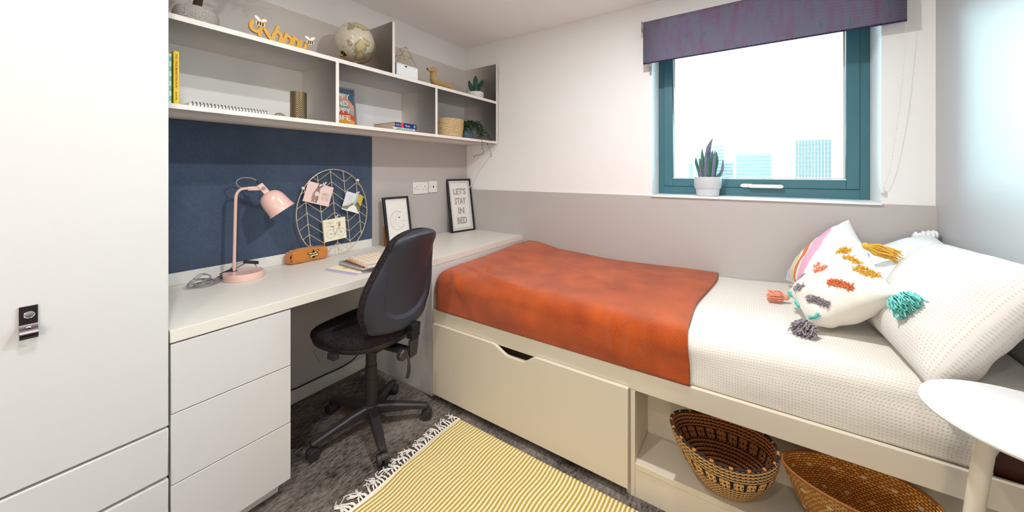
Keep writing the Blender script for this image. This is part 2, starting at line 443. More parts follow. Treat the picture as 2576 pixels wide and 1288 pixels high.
class Art:
    """flat print: coloured shapes on a plane, mapped by matrix T (local xy = plane, z = out)"""
    def __init__(s, T): s.b = B(); s.T = T; s.h = 0.0004
    def poly(s, pts, col):
        s.h += 0.00004; s.b.add([s.T @ Vector((x, y, s.h)) for x, y in pts], [tuple(range(len(pts)))], [lin(col)]); return s
    def line(s, pts, wd, col, closed=False):
        s.h += 0.00004; P = list(pts)+([pts[0]] if closed else [])
        for (x0, y0), (x1, y1) in zip(P, P[1:]):
            L = math.hypot(x1-x0, y1-y0) or 1; nx, ny = -(y1-y0)/L*wd/2, (x1-x0)/L*wd/2
            q = [(x0+nx, y0+ny), (x0-nx, y0-ny), (x1-nx, y1-ny), (x1+nx, y1+ny)]
            s.b.add([s.T @ Vector((x, y, s.h)) for x, y in q], [(0, 1, 2, 3)], [lin(col)])
        return s
    def ell(s, cx, cy, rx, ry, col, rot=0, n=24, a0=0, a1=360):
        c, d = math.cos(R(rot)), math.sin(R(rot))
        p = [(rx*math.cos(R(a0+(a1-a0)*i/n)), ry*math.sin(R(a0+(a1-a0)*i/n))) for i in range(n+(0 if a1-a0 == 360 else 1))]
        return s.poly([(cx+x*c-y*d, cy+x*d+y*c) for x, y in p], col)
    def ring(s, cx, cy, r, wd, col, n=32, a0=0, a1=360, ry=None):
        ry = ry or r
        p = [(cx+r*math.cos(R(a0+(a1-a0)*i/n)), cy+ry*math.sin(R(a0+(a1-a0)*i/n))) for i in range(n+1)]
        return s.line(p, wd, col)
    def text(s, txt, cx, cy, height, width, col, bold=0.0, rot=0):
        s.h += 0.00004; vs, fs, W, H = glyphs(txt, bold); kx = width/W; ky = height/H; c, d = math.cos(R(rot)), math.sin(R(rot))
        q = []
        for x, y in vs:
            x, y = (x-W/2)*kx, (y-H/2)*ky; q.append(s.T @ Vector((cx+x*c-y*d, cy+x*d+y*c, s.h)))
        s.b.add(q, fs, [lin(col)]*len(fs)); return s
    def build(s, name, parent, label=None):
        return s.b.build(name, M['print'], parent, smooth=False, label=label)

# ------------------------------------------------------------ the room
H = 2.315; XR = 2.735; YF = -4.2
struct('floor', B().box(-0.3, XR+0.3, YF-0.2, 0.3, -0.12, 0), M['carpet'], label='charcoal and brown flecked carpet tiles')
struct('ceiling', B().box(-0.3, XR+0.3, YF-0.2, 0.32, H, H+0.12), M['ceiling'])
struct('wall_left', B().box(-0.3, -0.012, YF-0.2, 0.3, 0, H), M['wall'])
struct('wall_right', B().box(XR, XR+0.2, YF-0.2, 0.3, 0, H), simple('grey_wall_paint', (188, 188, 189), 0.5, var=0.01, nscale=3))
struct('wall_front', B().box(-0.012, XR, YF-0.2, YF, 0, H), M['wall'])
WX0, WX1, WZ0, WZ1 = 1.536, 2.564, 1.101, 2.14
bk = B().box(-0.012, WX0, 0.012, 0.30, 0, H).box(WX1, XR, 0.012, 0.30, 0, H).box(WX0, WX1, 0.012, 0.30, 0, WZ0).box(WX0, WX1, 0.012, 0.30, WZ1, H)
struct('wall_back', bk, M['wall'])
struct('trim_1', B().box(0.0, XR, 0.0, 0.012, 0.0, 1.099), M['panel'], label='grey laminate panel along the wall behind the bed')
struct('trim_2', B().box(-0.012, 0.0, -0.923, 0.0, 0.76, 1.478), M['panel'], label='grey laminate panel behind the end of the desk')
struct('trim_3', B().box(-0.012, 0.004, -2.02, -0.923, 0.76, 0.815), M['white_trim'], bevel=0.002, label='white upstand strip under the blue pinboard')
struct('trim_4', B().box(-0.012, -0.004, -2.02, -0.94, 0.0, 0.722), M['furn'], label='pale panel on the wall under the desk')
struct('baseboard_left', B().box(-0.004, 0.014, -1.679, -0.945, 0.0, 0.072), M['white_trim'], bevel=0.003)
struct('baseboard_front', B().box(0.6, XR, YF, YF+0.015, 0.0, 0.08), M['white_trim'], bevel=0.003)
struct('baseboard_right', B().box(XR-0.015, XR, YF+0.015, -1.0, 0.0, 0.08), M['white_trim'], bevel=0.003)
struct('trim_5', B().box(WX0+0.0005, WX1-0.0005, -0.012, 0.21, 1.0935, 1.1045), M['sill'], bevel=0.002, label='white window sill board')

# window
win = bpy.data.objects.new('window_1', None); C.objects.link(win); win.location = (WX0, 0.21, WZ0); win['kind'] = 'structure'
win['label'] = 'window with bloom-tinted dark frame looking out on pale towers'
def ring(b, x0, x1, z0, z1, wl, wr, wb, wt, y0, y1):
    b.box(x0, x0+wl, y0, y1, z0, z1).box(x1-wr, x1, y0, y1, z0, z1).box(x0+wl, x1-wr, y0, y1, z0, z0+wb).box(x0+wl, x1-wr, y0, y1, z1-wt, z1); return b
off = (WX0, 0.21, WZ0)
ring(B(), WX0, WX1, WZ0, WZ1, 0.032, 0.038, 0.055, 0.05, 0.210, 0.29).build('frame', M['frame_tinted'], win, bevel=0.002, offset=off)
ring(B(), 1.5692, 2.5248, 1.1572, WZ1-0.051, 0.054, 0.052, 0.049, 0.05, 0.203, 0.28).build('sash', M['frame_tinted'], win, bevel=0.003, offset=off)
ring(B(), 1.626, 2.471, 1.2095, WZ1-0.104, 0.009, 0.009, 0.007, 0.007, 0.222, 0.25).build('glazing_bead', M['white_plastic'], win, bevel=0.001, offset=off, label='thin pale glazing bead')
B().box(1.632, 2.465, 0.238, 0.244, 1.214, WZ1-0.108).build('pane', M['glass'], win, offset=off)
wh = B().prism([(2.018+0.018*math.cos(t), 1.168+0.011*math.sin(t)) for t in [math.pi/2+math.pi*i/8 for i in range(9)]]+[(2.06, 1.157), (2.06, 1.179)], 0, 0.012, T=Matrix(((1, 0, 0, 0), (0, 0, -1, 0.203), (0, 1, 0, 0), (0, 0, 0, 1)))).build('handle_plate', M['white_plastic'], win, bevel=0.002, offset=off, label='white handle base plate')
hp = B()
def stad(x0, x1, z, r, n=8):
    return [(x1+r*math.cos(-math.pi/2+math.pi*i/n), z+r*math.sin(-math.pi/2+math.pi*i/n)) for i in range(n+1)]+[(x0+r*math.cos(math.pi/2+math.pi*i/n), z+r*math.sin(math.pi/2+math.pi*i/n)) for i in range(n+1)]
hp.prism(stad(2.05, 2.196, 1.166, 0.0105), 0.016, 0.030, T=Matrix(((1, 0, 0, 0), (0, 0, -1, 0.203), (0, 1, 0, 0), (0, 0, 0, 1))))
hp.box(2.043, 2.062, 0.176, 0.19, 1.158, 1.176)
hp.build('handle', M['white_plastic'], win, bevel=0.003, offset=off, label='white window handle lever')

# city beyond the window
def tower(xa, ya, xb, yb, top, depth, mat, label, fins=0, rows=0, step=None):
    mx, my = (xa+xb)/2, (ya+yb)/2; rx, ry = mx-2.07, my+2.35; rl = math.hypot(rx, ry); ux, uy = ry/rl, -rx/rl
    L0 = abs((xb-xa)*ux+(yb-ya)*uy)/2; xa, ya, xb, yb = mx-ux*L0, my-uy*L0, mx+ux*L0, my+uy*L0     # fronts face the city centre
    dx, dy = xb-xa, yb-ya; L = math.hypot(dx, dy); u = Vector((dx/L, dy/L, 0)); vn = Vector((-u.y, u.x, 0))
    base = Vector((xa, ya, -40)); t = thing('tower_block', label, 'building', tuple(base), math.atan2(dy, dx), 'towers seen through the window')
    Ht = top+40
    B().box(0, L, 0, depth, 0, Ht).build('body', mat, t)
    if step: B().box(*step).build('side_block', M['tower_a'], t)
    if fins:
        wd = L/(fins*2+1); first = None
        for i in range(fins+1):
            if first is None:
                first = B().box(-wd*.3, wd*.3, -1.2, 0, 0, Ht+0.5).build('fin', M['tower_fin'], t); o = first
            else:
                o = first.copy(); C.objects.link(o); o.parent = t
            o.location = (i*L/fins, 0, 0)
    if rows:
        b = B().box(L*.02, L*.98, -0.35, -0.05, 0, 1.3); first = b.build('window_band', M['tower_glass'], t); z = 6
        first.location = (0, 0, 3)
        while z < Ht-3:
            o = first.copy(); C.objects.link(o); o.parent = t; o.location = (0, 0, z); z += rows
    return t
tower(32.31, 403.98, 58.72, 421.82, 29.9, 25, M['tower_b'], 'tallest ribbed pale tower, rightmost through the window', fins=11, rows=4.0)
tower(-14.36, 444.93, 17.04, 466.11, 20.6, 30, M['tower_b'], 'broad mid height pale tower between the cactus and the ribbed tower', rows=3.6)
tower(-37.3, 476.5, -26.6, 483.8, 33.3, 16, M['tower_a'], 'slim tall pale tower just right of the sill cactus', rows=4)
tower(-51.7, 443.6, -37.4, 453.3, 23.0, 16, M['tower_a'], 'pale tower hidden behind the sill cactus', rows=4)
tower(-73.7, 549.7, -67.7, 553.7, 14.5, 12, M['tower_a'], 'small faint tower left of the sill cactus', rows=4)
tower(-29.0, 519.7, -19.5, 526.1, 13.7, 12, M['tower_a'], 'low pale block between the slim tower and the broad tower', rows=4)
gb = B(); gb.add([(-3000, 20, -40), (3000, 20, -40), (3000, 4200, -40), (-3000, 4200, -40)], [(0, 1, 2, 3)])
gd = gb.build('city_ground', M['city_ground'], smooth=False); gd['kind'] = 'structure'
hb = B(); hb.grid(lambda u, v: (150+u*1500, 1500+v*500, -42+math.sin(math.pi*v)*(34*sm(0, .5, u)+6*math.sin(u*17)+3*math.sin(u*41))), 40, 8)
ho = hb.build('distant_hill', M['city_ground']); ho['kind'] = 'structure'

# recessed ceiling lights (their lamps are at the top of the script)
for i, (x, y) in enumerate([(1.28, -2.22), (1.95, -3.05), (1.75, -1.15)]):
    t = thing('downlight', ['recessed ceiling downlight above the desk side of the room', 'recessed ceiling downlight near the front wall', 'recessed ceiling downlight above the bed side of the room'][i], 'light', (x, y, H))
    B().lathe([(0.052, 0.0), (0.052, -0.006), (0.047, -0.010), (0.040, -0.008), (0.038, 0.0)], 32).build('bezel', M['white_plastic'], t)
    B().lathe([(0.0, -0.004), (0.037, -0.004), (0.037, -0.001), (0.0, -0.001)], 32).build('diffuser', M['lightdisc'], t)

# floor lamp standing behind the photographer's place; lights the low parts of the room
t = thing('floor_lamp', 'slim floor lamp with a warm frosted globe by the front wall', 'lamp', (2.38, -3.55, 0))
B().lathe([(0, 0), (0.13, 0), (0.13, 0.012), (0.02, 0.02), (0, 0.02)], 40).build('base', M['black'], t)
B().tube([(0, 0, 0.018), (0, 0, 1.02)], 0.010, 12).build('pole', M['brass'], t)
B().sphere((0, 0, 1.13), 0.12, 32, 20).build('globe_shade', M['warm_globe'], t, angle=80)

# ------------------------------------------------------------ wardrobe
t = thing('wardrobe', 'tall warm white wardrobe at the left with a dark cup handle', 'wardrobe', (0.29, -2.66, 0))
off = (0.29, -2.66, 0)
B().box(0.0, 0.562, -3.29, -2.032, 0.055, 2.30).build('carcass', M['furn'], t, bevel=0.001, offset=off)
B().box(0.0, 0.53, -3.29, -2.05, 0, 0.055).build('plinth', M['furn'], t, offset=off)
for k, (ya, yb) in enumerate([(-2.449, -2.030), (-2.869, -2.452), (-3.289, -2.872)]):
    d = B().box(0.564, 0.584, ya, yb, 0.474, 2.29).build('door', M['furn'], t, bevel=0.0015, offset=off)
    if k < 2:
        y0 = -2.300 if k == 0 else -2.52
        prof = [(0.584, 0.919), (0.5885, 0.919), (0.5885, 0.917), (0.590, 0.875), (0.598, 0.866), (0.606, 0.860), (0.609, 0.855), (0.602, 0.843), (0.598, 0.841), (0.6005, 0.8425), (0.606, 0.855), (0.603, 0.858), (0.594, 0.863), (0.586, 0.872), (0.584, 0.873)]
        T = Matrix(((1, 0, 0, 0), (0, 0, 1, 0), (0, 1, 0, 0), (0, 0, 0, 1)))
        h = B().prism(prof, y0, y0+0.028, T=T).build('handle', M['steel'], d, bevel=0.0006, offset=off, label='dark nickel cup pull with lock')
        Tl = Matrix(((0, 0, 1, 0), (1, 0, 0, 0), (0, 1, 0, 0), (0, 0, 0, 1)))
        # (kept at third level: the lock and screw are parts of the door too)
        T2 = frameT((0.5885, y0+0.015, 0.899), (0, 1, 0), (0, 0, 1), (1, 0, 0))
        B().lathe([(0, 0.0035), (0.0065, 0.0035), (0.0078, 0.0030), (0.0088, 0.0036), (0.0092, 0.002), (0.0092, 0)], 32, T=T2).build('lock_cylinder', M['chrome'], d, offset=off, label='silver lock barrel')
        T3 = frameT((0.596, y0+0.014, 0.868), (0, 1, 0), (0.6, 0, 0.8))
        B().lathe([(0, 0.004), (0.004, 0.0035), (0.0055, 0.001), (0.0055, -0.001)], 20, T=T3).build('screw', M['chrome'], d, offset=off)
for k, (ya, yb) in enumerate([(-2.659, -2.030), (-3.289, -2.662)]):
    for z0, z1 in ((0.320, 0.466), (0.165, 0.311), (0.062, 0.156)):
        B().box(0.564, 0.584, ya, yb, z0, z1).build('drawer_front', M['furn'], t, bevel=0.0025, seg=1, offset=off)

# ------------------------------------------------------------ desk worktops, drawers
t = tag(B().box(-0.004, 0.582, -2.026, -0.909, 0.722, 0.76).build('desk_worktop', M['desk'], bevel=0.0012), 'long cream desk worktop above the three drawers and knee space', 'worktop', 'desk worktops')
t = tag(B().box(0.0, 0.582, -0.907, 0.0, 0.722, 0.76).build('desk_worktop', M['desk'], bevel=0.0012), 'short cream desk worktop in the corner above the end of the bed', 'worktop', 'desk worktops')
t = thing('drawer_unit', 'white desk pedestal with three plain drawers beside the wardrobe', 'drawers', (0.29, -1.85, 0)); off = (0.29, -1.85, 0)
B().box(0.0, 0.560, -2.024, -1.681, 0.058, 0.720).build('carcass', M['furn'], t, bevel=0.001, offset=off)
B().box(0.02, 0.525, -2.020, -1.70, 0, 0.058).build('plinth', M['furn'], t, offset=off)
for z0, z1 in ((0.5015, 0.716), (0.2815, 0.4985), (0.062, 0.2785)):
    B().box(0.5625, 0.580, -2.024, -1.679, z0, z1).build('drawer', M['furn'], t, bevel=0.0015, offset=off)

# ------------------------------------------------------------ bed
t = thing('bed_base', 'built-in cream bed base with a scooped drawer and open cubby', 'bed', (1.65, -0.5, 0)); off = (1.65, -0.5, 0)
B().box(0.0, 0.564, -0.946, -0.930, 0.0, 0.720).build('end_return_panel', M['furn'], t, bevel=0.001, offset=off)
B().box(0.566, 0.584, -0.946, -0.002, 0.0, 0.720).build('end_panel', M['furn'], t, bevel=0.001, offset=off)
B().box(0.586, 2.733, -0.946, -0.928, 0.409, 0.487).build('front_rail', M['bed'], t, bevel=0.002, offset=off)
B().box(0.586, 2.733, -0.926, -0.004, 0.415, 0.440).build('slat_board', M['bed_in'], t, offset=off)
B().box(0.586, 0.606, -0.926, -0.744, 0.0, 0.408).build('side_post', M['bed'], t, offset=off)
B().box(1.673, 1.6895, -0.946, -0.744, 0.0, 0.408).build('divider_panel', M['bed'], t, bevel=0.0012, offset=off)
B().box(1.655, 1.672, -0.940, -0.744, 0.0, 0.408).build('drawer_side', M['bed_in'], t, offset=off)
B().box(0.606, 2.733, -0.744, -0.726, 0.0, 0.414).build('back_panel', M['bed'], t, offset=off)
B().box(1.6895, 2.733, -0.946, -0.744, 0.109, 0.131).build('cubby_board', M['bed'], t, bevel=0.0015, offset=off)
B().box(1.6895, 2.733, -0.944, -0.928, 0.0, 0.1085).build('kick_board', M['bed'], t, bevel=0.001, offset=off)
pts = [(0.608, 0.034), (1.668, 0.034), (1.668, 0.418)]
for i in range(25):
    x = 1.262-i*(0.250/24); q = (x-1.012)/0.250
    pts.append((x, 0.418-0.038*sm(0, .42, q)*sm(0, .30, 1-q)))
pts.append((0.608, 0.418))
T = Matrix(((1, 0, 0, 0), (0, 0, -1, 0), (0, 1, 0, 0), (0, 0, 0, 1)))
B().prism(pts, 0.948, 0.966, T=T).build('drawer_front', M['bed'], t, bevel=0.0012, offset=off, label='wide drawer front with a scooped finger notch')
B().box(0.62, 1.65, -0.946, -0.930, 0.05, 0.372).build('drawer_box', M['bed_in'], t, offset=off)

# mattress, bedspread, throw: shared surface over the bed
b = B().box(0.60, 2.728, -0.905, -0.006, 0.441, 0.645)
tag(b.build('mattress', M['brown_hide'], bevel=0.03, seg=4), 'brown mattress showing at the head end of the bed', 'mattress')
def wob(x, y):
    return 0.006*math.sin(3.1*x+1.7*y)+0.004*math.sin(7.3*x-4.0*y+1)+0.003*math.sin(11*y+5*x)
def bed_top(x, y):
    z = 0.668+wob(x, y)*0.8
    z += 0.036*sm(0.95, 0.68, x)*(0.35+0.65*sm(-0.75, -0.05, y))      # puffed foot end
    z += 0.012*sm(1.9, 2.5, x)
    z -= 0.012*sm(-0.3, 0.0, y)*sm(0.9, 1.3, x)*sm(2.3, 1.9, x)
    return z
def bed_surf(x, s, o=0.0, x0=0.60):
    """x along the bed, s = arc from the wall (0) over the front edge (about 1.0) and down"""
    yb = -0.872; r = 0.058; zt = bed_top(x, max(-s, yb)); bulge = 0.010*math.sin(5.3*x+1)+0.006*math.sin(13*x)
    if s < -yb: y, z, ny, nz = -s, zt, 0, 1
    elif s < -yb+r*math.pi/2:
        t_ = (s+yb)/r; y, z = yb-r*math.sin(t_), zt-r*(1-math.cos(t_)); ny, nz = -math.sin(t_), math.cos(t_)
    else:
        q = s+yb-r*math.pi/2; y = yb-r-bulge*math.sin(min(1, q/0.12)*math.pi)*0.6-0.006*math.sin(min(1, q/.13)*math.pi); z = zt-r-q*(zt-r-0.489)/(0.125); ny, nz = -1, 0
    e = 0.055; nx = 0
    if x < x0+e:                                                    # rounded foot end
        q = (x0+e-x)/e; q = min(q, 1.0); d = e*(1-math.sqrt(max(0, 1-q*q)))
        z -= d*nz; y -= d*ny; nx = -q*q
    return Vector((x+nx*o, y+ny*o, z+nz*o))
SM = 0.872+0.058*math.pi/2+0.125
def spread(u, v):
    s = v*SM; xe = 2.722-0.150*sm(0.86, 1.0, s); x = 0.605+u*(xe-0.605)
    p = bed_surf(x, s)
    p.x += 0.010*math.sin(s*40)*sm(2.4, 2.575, x)*sm(.9, 1.0, s)
    return p
bs = B().grid(spread, 190, 90, uvfn=lambda u, v: (u*1.97, v*SM)); k = len(bs.v)
o = bs.build('bedspread', M['waffle'])
sol = o.modifiers.new('solidify', 'SOLIDIFY'); sol.thickness = 0.008; sol.offset = -1
tag(o, 'cream waffle bedspread stretched over the whole bed', 'bedspread')
def fold(x, s):
    h = 0
    # gentle creases running across the throw
    for (cx, cs, ln, ang, a_, wd) in FOLDS:
        dx, ds = x-cx, s-cs; c_, s_ = math.cos(ang), math.sin(ang); al = dx*c_+ds*s_; ac = -dx*s_+ds*c_
        h += 1.1*a_*math.exp(-(ac/wd)**2)*math.exp(-(al/ln)**2)
    return h
FOLDS = [(0.83, 0.83, 0.16, 0.35, 0.018, 0.018), (0.78, 0.70, 0.14, 1.0, 0.015, 0.020), (1.02, 0.88, 0.15, 0.1, 0.015, 0.016), (0.72, 0.90, 0.10, 0.7, 0.010, 0.014), (1.30, 0.50, 0.22, 0.5, 0.006, 0.02), (1.36, 0.58, 0.18, 0.9, 0.006, 0.015),
         (1.45, 0.45, 0.2, 1.2, 0.005, 0.014), (1.60, 0.96, 0.10, 1.45, 0.005, 0.016), (1.67, 1.00, 0.09, 1.6, 0.005, 0.015), (1.74, 0.95, 0.1, 1.5, 0.004, 0.016), (1.74, 0.3, 0.15, 1.5, 0.004, 0.014), (1.15, 0.35, 0.25, 0.3, 0.005, 0.03), (0.95, 0.5, 0.2, 0.8, 0.006, 0.03), (1.55, 0.25, 0.2, 0.2, 0.004, 0.02)]
def throwf(u, v):
    s = 0.004+v*(SM-0.006)
    xe = 1.900-0.040*sm(0.1, 0.75, s)+0.022*sm(0.85, SM, s)+0.006*math.sin(s*9)
    x = 0.598+u*(xe-0.598)
    h = 0.010+fold(x, s)
    p = bed_surf(x, s, h, 0.597)
    return p
ts = B().grid(throwf, 200, 120, uvfn=lambda u, v: (u*1.3, v*SM)); nu, nv = 200, 120
# turned-down edge at the foot
ts.grid(lambda u, v: throwf(0, u)+Vector((-0.002, 0, -v*0.16)) if True else None, 120, 4, uvfn=lambda u, v: (v*.2, u*SM))
o = ts.build('throw_blanket', M['throw'])
sol = o.modifiers.new('solidify', 'SOLIDIFY'); sol.thickness = 0.009; sol.offset = 1
tag(o, 'rust orange chenille throw laid over the foot half of the bed', 'blanket')

# ------------------------------------------------------------ cushions
def pillow_surface(cs, Tk, pinch=0.07, p=2.4, noise=0.004, seed=1, sag=None, off=(0, 0, 0), back=None):
    """cs = corners (u0v0, u1v0, u1v1, u0v1) in world space; returns surface(u, v, side)"""
    c00, c10, c11, c01 = [Vector(c)-Vector(off) for c in cs]
    nrm = (c11-c00).cross(c01-c10).normalized()
    def S(u, v, sgn=1):
        a_, b_ = 2*u-1, 2*v-1
        uu = .5+.5*a_*(1-pinch*(1-b_*b_)*abs(a_)**3); vv = .5+.5*b_*(1-pinch*(1-a_*a_)*abs(b_)**3)
        base = c00.lerp(c10, uu).lerp(c01.lerp(c11, uu), vv)
        th = (Tk if sgn > 0 else (back or Tk))*(max(0, 1-abs(a_)**p)*max(0, 1-abs(b_)**p))**0.55
        wr = noise*(math.sin(9*a_+seed)*math.sin(7*b_+seed*2)+0.6*math.sin(17*a_*b_+seed))*(1-abs(a_)**6)*(1-abs(b_)**6)
        z = sgn*(th+wr)
        if sag: z += sag(a_, b_)
        return base+nrm*z
    return S
def cushion(name, mat, S, size, parent=None, n=56, colfn=None):
    b = B(); W, Hh = size
    for sg in (1, -1): b.grid(lambda u, v: S(u, v, sg), n, n, uvfn=lambda u, v: (u*W, v*Hh), colfn=colfn)
    return b.build(name, mat, parent, angle=80)

# back white pillow with a ruffled corner
off = (2.56, -0.3, 0.68)
root = thing('pillow', 'white pillow with ruffled corner lying in the corner under the window', 'pillow', off)
S = pillow_surface([(2.36, -0.52, 0.72), (2.37, -0.05, 0.75), (2.712, -0.040, 0.975), (2.715, -0.50, 0.93)][::-1], 0.080, pinch=0.05, off=off)
cushion('case', M['white_cotton'], S, (0.45, 0.45), root)
rf = B(); r9 = random.Random(3)
for k in range(14):
    q = k/13; rf.sphere(Vector((2.655+0.062*q, -0.052+0.006*math.sin(k*2.2), 0.962+0.016*q+0.004*math.sin(k*1.7)))-Vector(off), (0.0085, 0.020, 0.018+0.004*math.sin(k*2.9)), 12, 8)
rf.build('ruffle', M['white_cotton'], root)

# big waffle pillow leaning on the right wall
S = pillow_surface([(2.452, -0.968, 0.678), (2.415, -0.52, 0.70), (2.690, -0.190, 0.960), (2.700, -0.87, 0.995)][::-1], 0.098, pinch=0.03, p=3.2, noise=0.005, seed=2)
tag(cushion('pillow', M['waffle_big'], S, (0.62, 0.46), None, 70), 'large cream waffle pillow leaning on the right wall', 'pillow')

# rainbow cushion
RB = [(2.200, -0.080, 0.705), (2.270, -0.36, 0.715), (2.462, -0.29, 0.915), (2.440, -0.055, 1.025)]
S = pillow_surface(RB, 0.080, pinch=0.05, noise=0.003, seed=3)
def rainbow(u, v):
    x, y = u-0.10, v*0.80-.02
    r = math.hypot(x, y)
    for r0, r1, c in ((0.15, 0.09, (206, 196, 220)), (0.24, 0.19, (222, 200, 222)), (0.34, 0.28, (230, 216, 120)), (0.47, 0.38, (230, 134, 96)), (0.67, 0.52, (240, 178, 204))):
        if r1 < r < r0 and 0.0 < y < 0.85: return lin(c)
    return lin((242, 242, 242))
o = cushion('cushion', M['cushion_print'], S, (0.3, 0.38), None, 130, rainbow)
tag(o, 'white cushion with a pastel rainbow print leaning under the window', 'cushion')

# tufted cushion with tassels
G = Vector((2.232, -0.705, 0.705)); O_ = Vector((2.186, -0.46, 0.745)); TE = Vector((2.440, -0.755, 0.868)); Y_ = Vector((2.415, -0.42, 0.972))
off = (2.33, -0.52, 0.70)
root = thing('cushion', 'cream tufted cushion with a coloured tassel on each corner', 'cushion', off)
def sag(a_, b_): return -0.014*math.exp(-((b_-0.66)/0.10)**2)*(1-a_*a_)     # fold near the top edge
S = pillow_surface([G, TE, Y_, O_], 0.060, pinch=0.05, noise=0.004, seed=5, sag=sag, off=off, back=0.105)
cushion('cover', M['linen'], S, (0.3, 0.3), root, 72)
def on(S, u, v, h=0.0):
    p = S(u, v); du = S(u+.01, v)-p; dv = S(u, v+.01)-p; nrm = du.cross(dv).normalized(); return p+nrm*h, nrm
rnd2 = random.Random(11)
def tuft(cu, cv, L, wd, ang, mat, cnt):
    b = B(); ca, sa = math.cos(R(ang)), math.sin(R(ang))
    for i in range(cnt):
        a_, b_ = (rnd2.random()-.5)*L, (rnd2.random()-.5)*wd
        u, v = cu+a_*ca-b_*sa, cv+a_*sa+b_*ca
        u = min(.985, max(.01, u)); v = min(.985, max(.01, v))
        p, nr = on(S, u, v, -0.002); d = Vector((rnd2.uniform(-1, 1), rnd2.uniform(-1, 1), rnd2.uniform(-1, 1)))*0.006
        b.tube([p, p+nr*0.006+d*.3, p+nr*0.009+d*.9, p+nr*0.005+d*1.4], 0.0014, 4)
    return b.build('tuft', mat, root)
for a_ in [(0.28, 0.17, .27, .07, -52, M['grey_yarn'], 220), (0.60, 0.24, .27, .07, -50, M['orange_yarn'], 220), (0.90, 0.32, .20, .09, -60, M['mustard_yarn'], 160),
           (0.19, 0.58, .12, .10, -60, M['grey_yarn'], 80), (0.52, 0.63, .13, .09, -40, M['coral_yarn'], 80), (0.86, 0.56, .18, .07, -60, M['mustard_yarn'], 80),
           (0.82, 0.90, .20, .08, -50, M['mustard_yarn'], 110), (0.50, 0.93, .08, .05, 0, M['coral_yarn'], 40), (0.02, 0.80, .10, .03, 90, M['teal_yarn'], 40),
           (0.12, 0.03, .13, .03, -10, M['teal_yarn'], 60), (0.02, 0.45, .14, .03, 90, M['teal_yarn'], 50), (0.28, 0.95, .06, .04, 0, M['grey_yarn'], 30)]:
    tuft(*a_)
def tassel(pos, dirn, mat, L, Rr, cnt, label):
    pos = Vector(pos)-Vector(off); d = Vector(dirn).normalized(); sd = d.orthogonal().normalized(); s2 = d.cross(sd)
    b = B(); b.sphere(pos+d*0.012, (0.013, 0.013, 0.013), 10, 8)
    for i in range(cnt):
        t_ = rnd2.random()*2*math.pi; q = math.sqrt(rnd2.random()); w0 = (sd*math.cos(t_)+s2*math.sin(t_))
        p0 = pos+d*0.018+w0*0.009*q; LL = L*rnd2.uniform(.75, 1.08)
        p1 = p0+d*LL*.35+w0*Rr*.75*q; p2 = pos+d*(0.018+LL*.75)+w0*Rr*q+Vector((rnd2.uniform(-1, 1), rnd2.uniform(-1, 1), rnd2.uniform(-1, 1)))*.004
        p3 = pos+d*(0.018+LL)+w0*Rr*1.05*q+Vector((rnd2.uniform(-1, 1), rnd2.uniform(-1, 1), rnd2.uniform(-1.5, 0.3)))*.008
        b.tube([p0, p1, p2, p3], 0.0019, 4)
    return b.build('tassel', mat, root, label=label)
tassel(G+Vector((0.008, 0.006, -0.003)), (-0.5, -0.85, -0.05), M['grey_yarn'], 0.055, 0.034, 150, 'dark grey yarn tassel')
tassel(Vector((2.196, -0.385, 0.702)), (-0.95, 0.0, -0.02), M['coral_yarn'], 0.055, 0.022, 110, 'coral yarn tassel')
tassel(TE+Vector((0.0, -0.01, 0.0)), (0.25, -0.9, -0.35), M['teal_yarn'], 0.04, 0.045, 170, 'teal yarn tassel')
tassel(Y_+Vector((0.004, 0.0, -0.008)), (0.93, 0.05, -0.30), M['mustard_yarn'], 0.085, 0.020, 110, 'mustard yarn tassel')

# ------------------------------------------------------------ wall shelf unit
t = thing('wall_shelf_unit', 'greige open shelf unit of two long boards above the desk', 'shelf', (0.0, -1.0, 1.478)); off = (0.0, -1.0, 1.478)
def board(name, x0, x1, y0, y1, z0, z1, edge='x'):
    """laminate board with its lighter edge band on the front"""
    b = B().box(x0, x1-0.001, y0, y1, z0, z1); b.box(x1-0.001, x1, y0, y1, z0, z1, mi=1)
    return b.build(name, [M['shelf'], M['shelf_edge']], t, offset=off)
board('shelf_board', 0.0, 0.338, -2.02, -0.018, 1.799, 1.819)
board('shelf_board', 0.0, 0.338, -2.02, -0.018, 1.478, 1.496)
board('divider', 0.0, 0.337, -1.359, -1.342, 1.496, 1.799)
board('divider', 0.0, 0.337, -0.683, -0.664, 1.496, 1.799)
board('tall_divider', 0.0, 0.338, -1.021, -1.004, 1.819, 2.118)
board('end_panel', 0.0, 0.338, -0.018, -0.001, 1.478, 2.120)
B().box(-0.011, 0.0, -2.02, -0.018, 1.8, 2.119).build('back_panel', M['shelf'], t, offset=off)
B().box(-0.011, -0.0004, -2.02, -0.018, 1.496, 1.80).build('back_lining', M['wall'], t, offset=off)

# pinboard
tag(B().box(-0.011, 0.006, -2.02, -0.924, 0.8155, 1.4775).build('pinboard', M['felt'], bevel=0.002), 'navy felt pinboard on the wall behind the desk lamp', 'pinboard')

